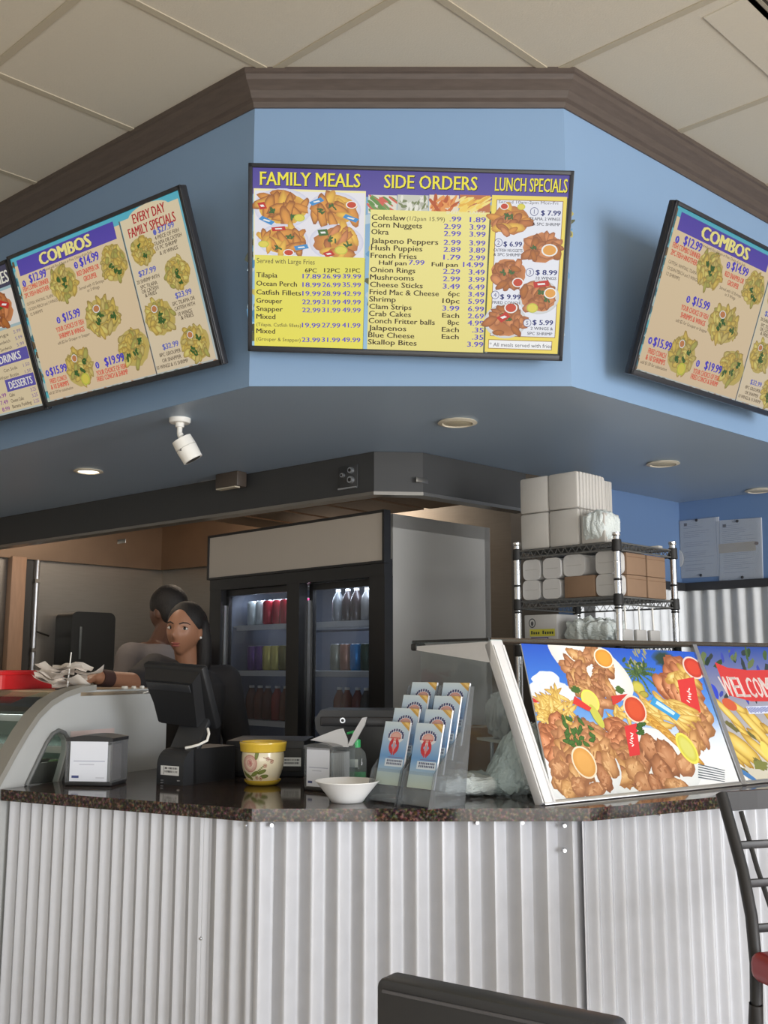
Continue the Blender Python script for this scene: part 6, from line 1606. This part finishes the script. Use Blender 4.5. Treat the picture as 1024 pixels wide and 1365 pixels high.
q = MB(); limb(q, [tc(1.33), Lsh, Lsh + Vector((.05, .03, -.26)), Lsh + Vector((.02, -.10, -.48))], [.06, .052, .04, .027]); 
lw = Lsh + Vector((.02, -.10, -.48)); hand(q, lw, (0, -.2, -1), (.9, -.2, 0), (-.2, -.9, 0), .92); body.append(q)
q = MB(); hand(q, Rwr, Vector((-.62, -.42, -.10)), (0, 0, 1), (.45, -.85, 0), .95, .30); body.append(q)
for s_ in (-1, 1):
    hp = Vector((nb.x + s_ * .085 * cos(yb), nb.y + .01 + s_ * .085 * sin(yb), .82)); q = MB()
    limb(q, [hp, hp + Vector((0, -.01, -.38)), hp + Vector((0, .02, -.74))], [.088, .058, .040]); limb(q, [hp + Vector((0, .02, -.775)), hp + Vector((-.04, -.13, -.79))], [.040, .030]); body.append(q)
fuse(body, 'body', M_SKIN, wm, .0048, 3, WB)
sh = ringloft([(tc(.84), .175, .122, yb), (tc(.92), .176, .122, yb), (tc(1.02), .147, .104, yb), (tc(1.14), .149, .106, yb), (tc(1.24), .161, .119, yb), (tc(1.32), .163, .109, yb), (tc(1.368), .124, .082, yb), (tc(1.388), .078, .062, yb)])
q = MB(); limb(q, [tc(1.325), Rsh + Vector((.01, 0, -.004)), Rsh + (Rel - Rsh) * .93], [.072, .064, .056]); q2 = MB(); limb(q2, [tc(1.325), Lsh, Lsh + Vector((.055, .03, -.26)), Lsh + Vector((.03, -.06, -.42))], [.074, .072, .062, .054])
fuse([sh, q, q2], 'shirt', M_TEE, wm, .008, 4, WB)
tr_ = []
for s_ in (-1, 1):
    hp = Vector((nb.x + s_ * .085 * cos(yb), nb.y + .01 + s_ * .085 * sin(yb), .82)); q = MB(); limb(q, [hp, hp + Vector((0, -.01, -.38)), hp + Vector((0, .02, -.72))], [.098, .068, .052]); tr_.append(q)
    q = MB(); limb(q, [hp + Vector((0, .02, -.772)), hp + Vector((-.04, -.135, -.785))], [.046, .036]); 
    o = fuse([q], 'shoe', M_SHOE, wm, .008, 2, WB)
fuse(tr_ + [ringloft([(tc(.74), .15, .11, yb), (tc(.88), .172, .118, yb)])], 'trousers', M_JEAN, wm, .01, 3, WB)
# hair: close cap swept back, long fall behind the shoulders
hp_ = MB(); hp_.ball((0, .020, .146), (.080, .094, .092), M=MHd, n=28, k=20)
q = MB(); limb(q, [MHd @ Vector(p) for p in ((.0, .075, .15), (.012, .095, .06), (.03, .10, -.04), (.04, .10, -.13))], [.07, .066, .062, .045])
q3 = MB(); limb(q3, [MHd @ Vector(p) for p in ((.058, .045, .14), (.072, .055, .07), (.078, .06, -.02), (.07, .055, -.09))], [.034, .034, .034, .026])
fuse([hp_, q, q3], 'hair', M_HAIR, wm, .006, 3, WB)
Ml = Matrix.Translation(-WB) @ MHd
for s_ in (-1, 1):
    e_ = MB().ball((s_ * .031, -.0685, .1165), (.0155, .0078, .0076), M=Ml, n=16, k=10).build('eye', mat('eye_white', S(206, 200, 192), .25), wm)
    MB().ball((s_ * .031 + .004, -.0750, .117), (.0064, .003, .0062), M=Ml, n=14, k=8).build('iris', mat('iris_dark', S(24, 16, 14), .15), e_)
    MB().tube([Ml @ Vector((s_ * .016, -.0770, .1215)), Ml @ Vector((s_ * .031, -.0765, .1250)), Ml @ Vector((s_ * .047, -.0670, .1195))], [.0012, .0018, .001], 6).build('lashes', M_HAIR, e_)
    MB().tube([Ml @ Vector((s_ * .013, -.0860, .134)), Ml @ Vector((s_ * .028, -.0815, .1405)), Ml @ Vector((s_ * .042, -.0715, .1405)), Ml @ Vector((s_ * .053, -.058, .134))], [.0026, .003, .0024, .001], 6).build('eyebrow', mat('brow_dark', S(36, 26, 24), .7), wm)
q = MB().ball((0, -.0745, .0525), (.0215, .008, .0046), M=Ml, n=18, k=8).ball((0, -.0735, .0425), (.0190, .008, .0056), M=Ml, n=18, k=8)
q.build('lips', mat('lips_rose', S(150, 84, 76), .4), wm)
for s_ in (1,): MB().ball((s_ * .077, .006, .083), .0055, M=Ml, n=12, k=8).build('earring', mat('earring_white', S(236, 234, 228), .2), wm)
q = MB(); a, b_ = Rel + (Rwr - Rel) * .72, Rel + (Rwr - Rel) * .98
q.rod(a - WB, b_ - WB, .0345, .0325, 20); q.build('wristband', mat('dark_wristband', S(66, 42, 38), .8, var=.1), wm)

# ---- the man behind her
MBs = Vector((-1.10, 5.06, 0))
mn = thing('person', 'man in a grey t-shirt facing away behind the woman', 'person', MBs)
yf = atan2(-.8, -.6) ; fac = Vector((-.80, .60, 0)); prp = Vector((.60, .80, 0))
ym = atan2(prp.y, prp.x)
ctr_ = Vector((-1.13, 5.06, 0)); ln = lambda z: ctr_ + fac * (-.02 + .0 * z) + Vector((0, 0, z))
secs = [(ln(.92), .165, .12, ym), (ln(1.02), .168, .12, ym), (ln(1.14), .162, .115, ym), (ln(1.28), .178, .122, ym), (ln(1.40), .19, .12, ym), (ln(1.47), .165, .098, ym), (ln(1.515), .09, .07, ym)]
ms = [ringloft(secs)]
MH2 = Matrix.Translation(Vector((-1.062, 5.02, 1.55))) @ Matrix.Rotation(atan2(fac.x, -fac.y), 4, 'Z') @ Matrix.Rotation(radians(8), 4, 'X')
ms.append(head_mesh(MH2, 1.06, .28))
q = MB(); limb(q, [ln(1.48), MH2 @ Vector((0, .025, .05))], [.064, .060]); ms.append(q)
for s_ in (-1, 1):
    s0 = ln(1.44) + prp * .17 * s_; el = s0 + Vector((0, 0, -.28)) + prp * .05 * s_; wr = el + fac * .20 + Vector((0, 0, -.12))
    q = MB(); limb(q, [ln(1.42), s0, el, wr], [.07, .06, .046, .032]); hand(q, wr, fac * .8 + Vector((0, 0, -.4)), -prp * s_ * -1, Vector((0, 0, 1)), 1.05); ms.append(q)
    hp = ln(.92) + prp * .09 * s_; q = MB(); limb(q, [hp, hp + Vector((0, 0, -.44)), hp + Vector((0, 0, -.84))], [.095, .062, .044]); limb(q, [hp + Vector((0, 0, -.875)), hp + fac * .15 + Vector((0, 0, -.885))], [.044, .034]); ms.append(q)
fuse(ms, 'body', M_SKIN2, mn, .0058, 3, MBs)
sl = [ringloft([(c, rx + .012, ry + .012, y_) for c, rx, ry, y_ in secs[:-1]] + [(ln(1.508), .10, .08, ym)])]
for s_ in (-1, 1):
    s0 = ln(1.44) + prp * .17 * s_; el = s0 + Vector((0, 0, -.28)) + prp * .05 * s_
    q = MB(); limb(q, [ln(1.42), s0, s0 + (el - s0) * .75], [.082, .074, .066]); sl.append(q)
fuse(sl, 'shirt', M_GTEE, mn, .009, 4, MBs)
tr_ = []
for s_ in (-1, 1):
    hp = ln(.92) + prp * .09 * s_; q = MB(); limb(q, [hp, hp + Vector((0, 0, -.44)), hp + Vector((0, 0, -.80))], [.106, .074, .06]); tr_.append(q)
    q = MB(); limb(q, [hp + Vector((0, 0, -.87)), hp + fac * .155 + Vector((0, 0, -.88))], [.05, .04]); fuse([q], 'shoe', M_SHOE, mn, .009, 2, MBs)
fuse(tr_ + [ringloft([(ln(.86), .16, .12, ym), (ln(.98), .178, .128, ym)])], 'trousers', M_JEAN, mn, .011, 3, MBs)
q = MB().ball((0, .018, .150), (.086, .104, .098), M=MH2, n=28, k=20)
q2 = MB().ball((0, .055, .11), (.078, .062, .085), M=MH2, n=24, k=16)
fuse([q, q2], 'hair', M_HAIR, mn, .007, 3, MBs)
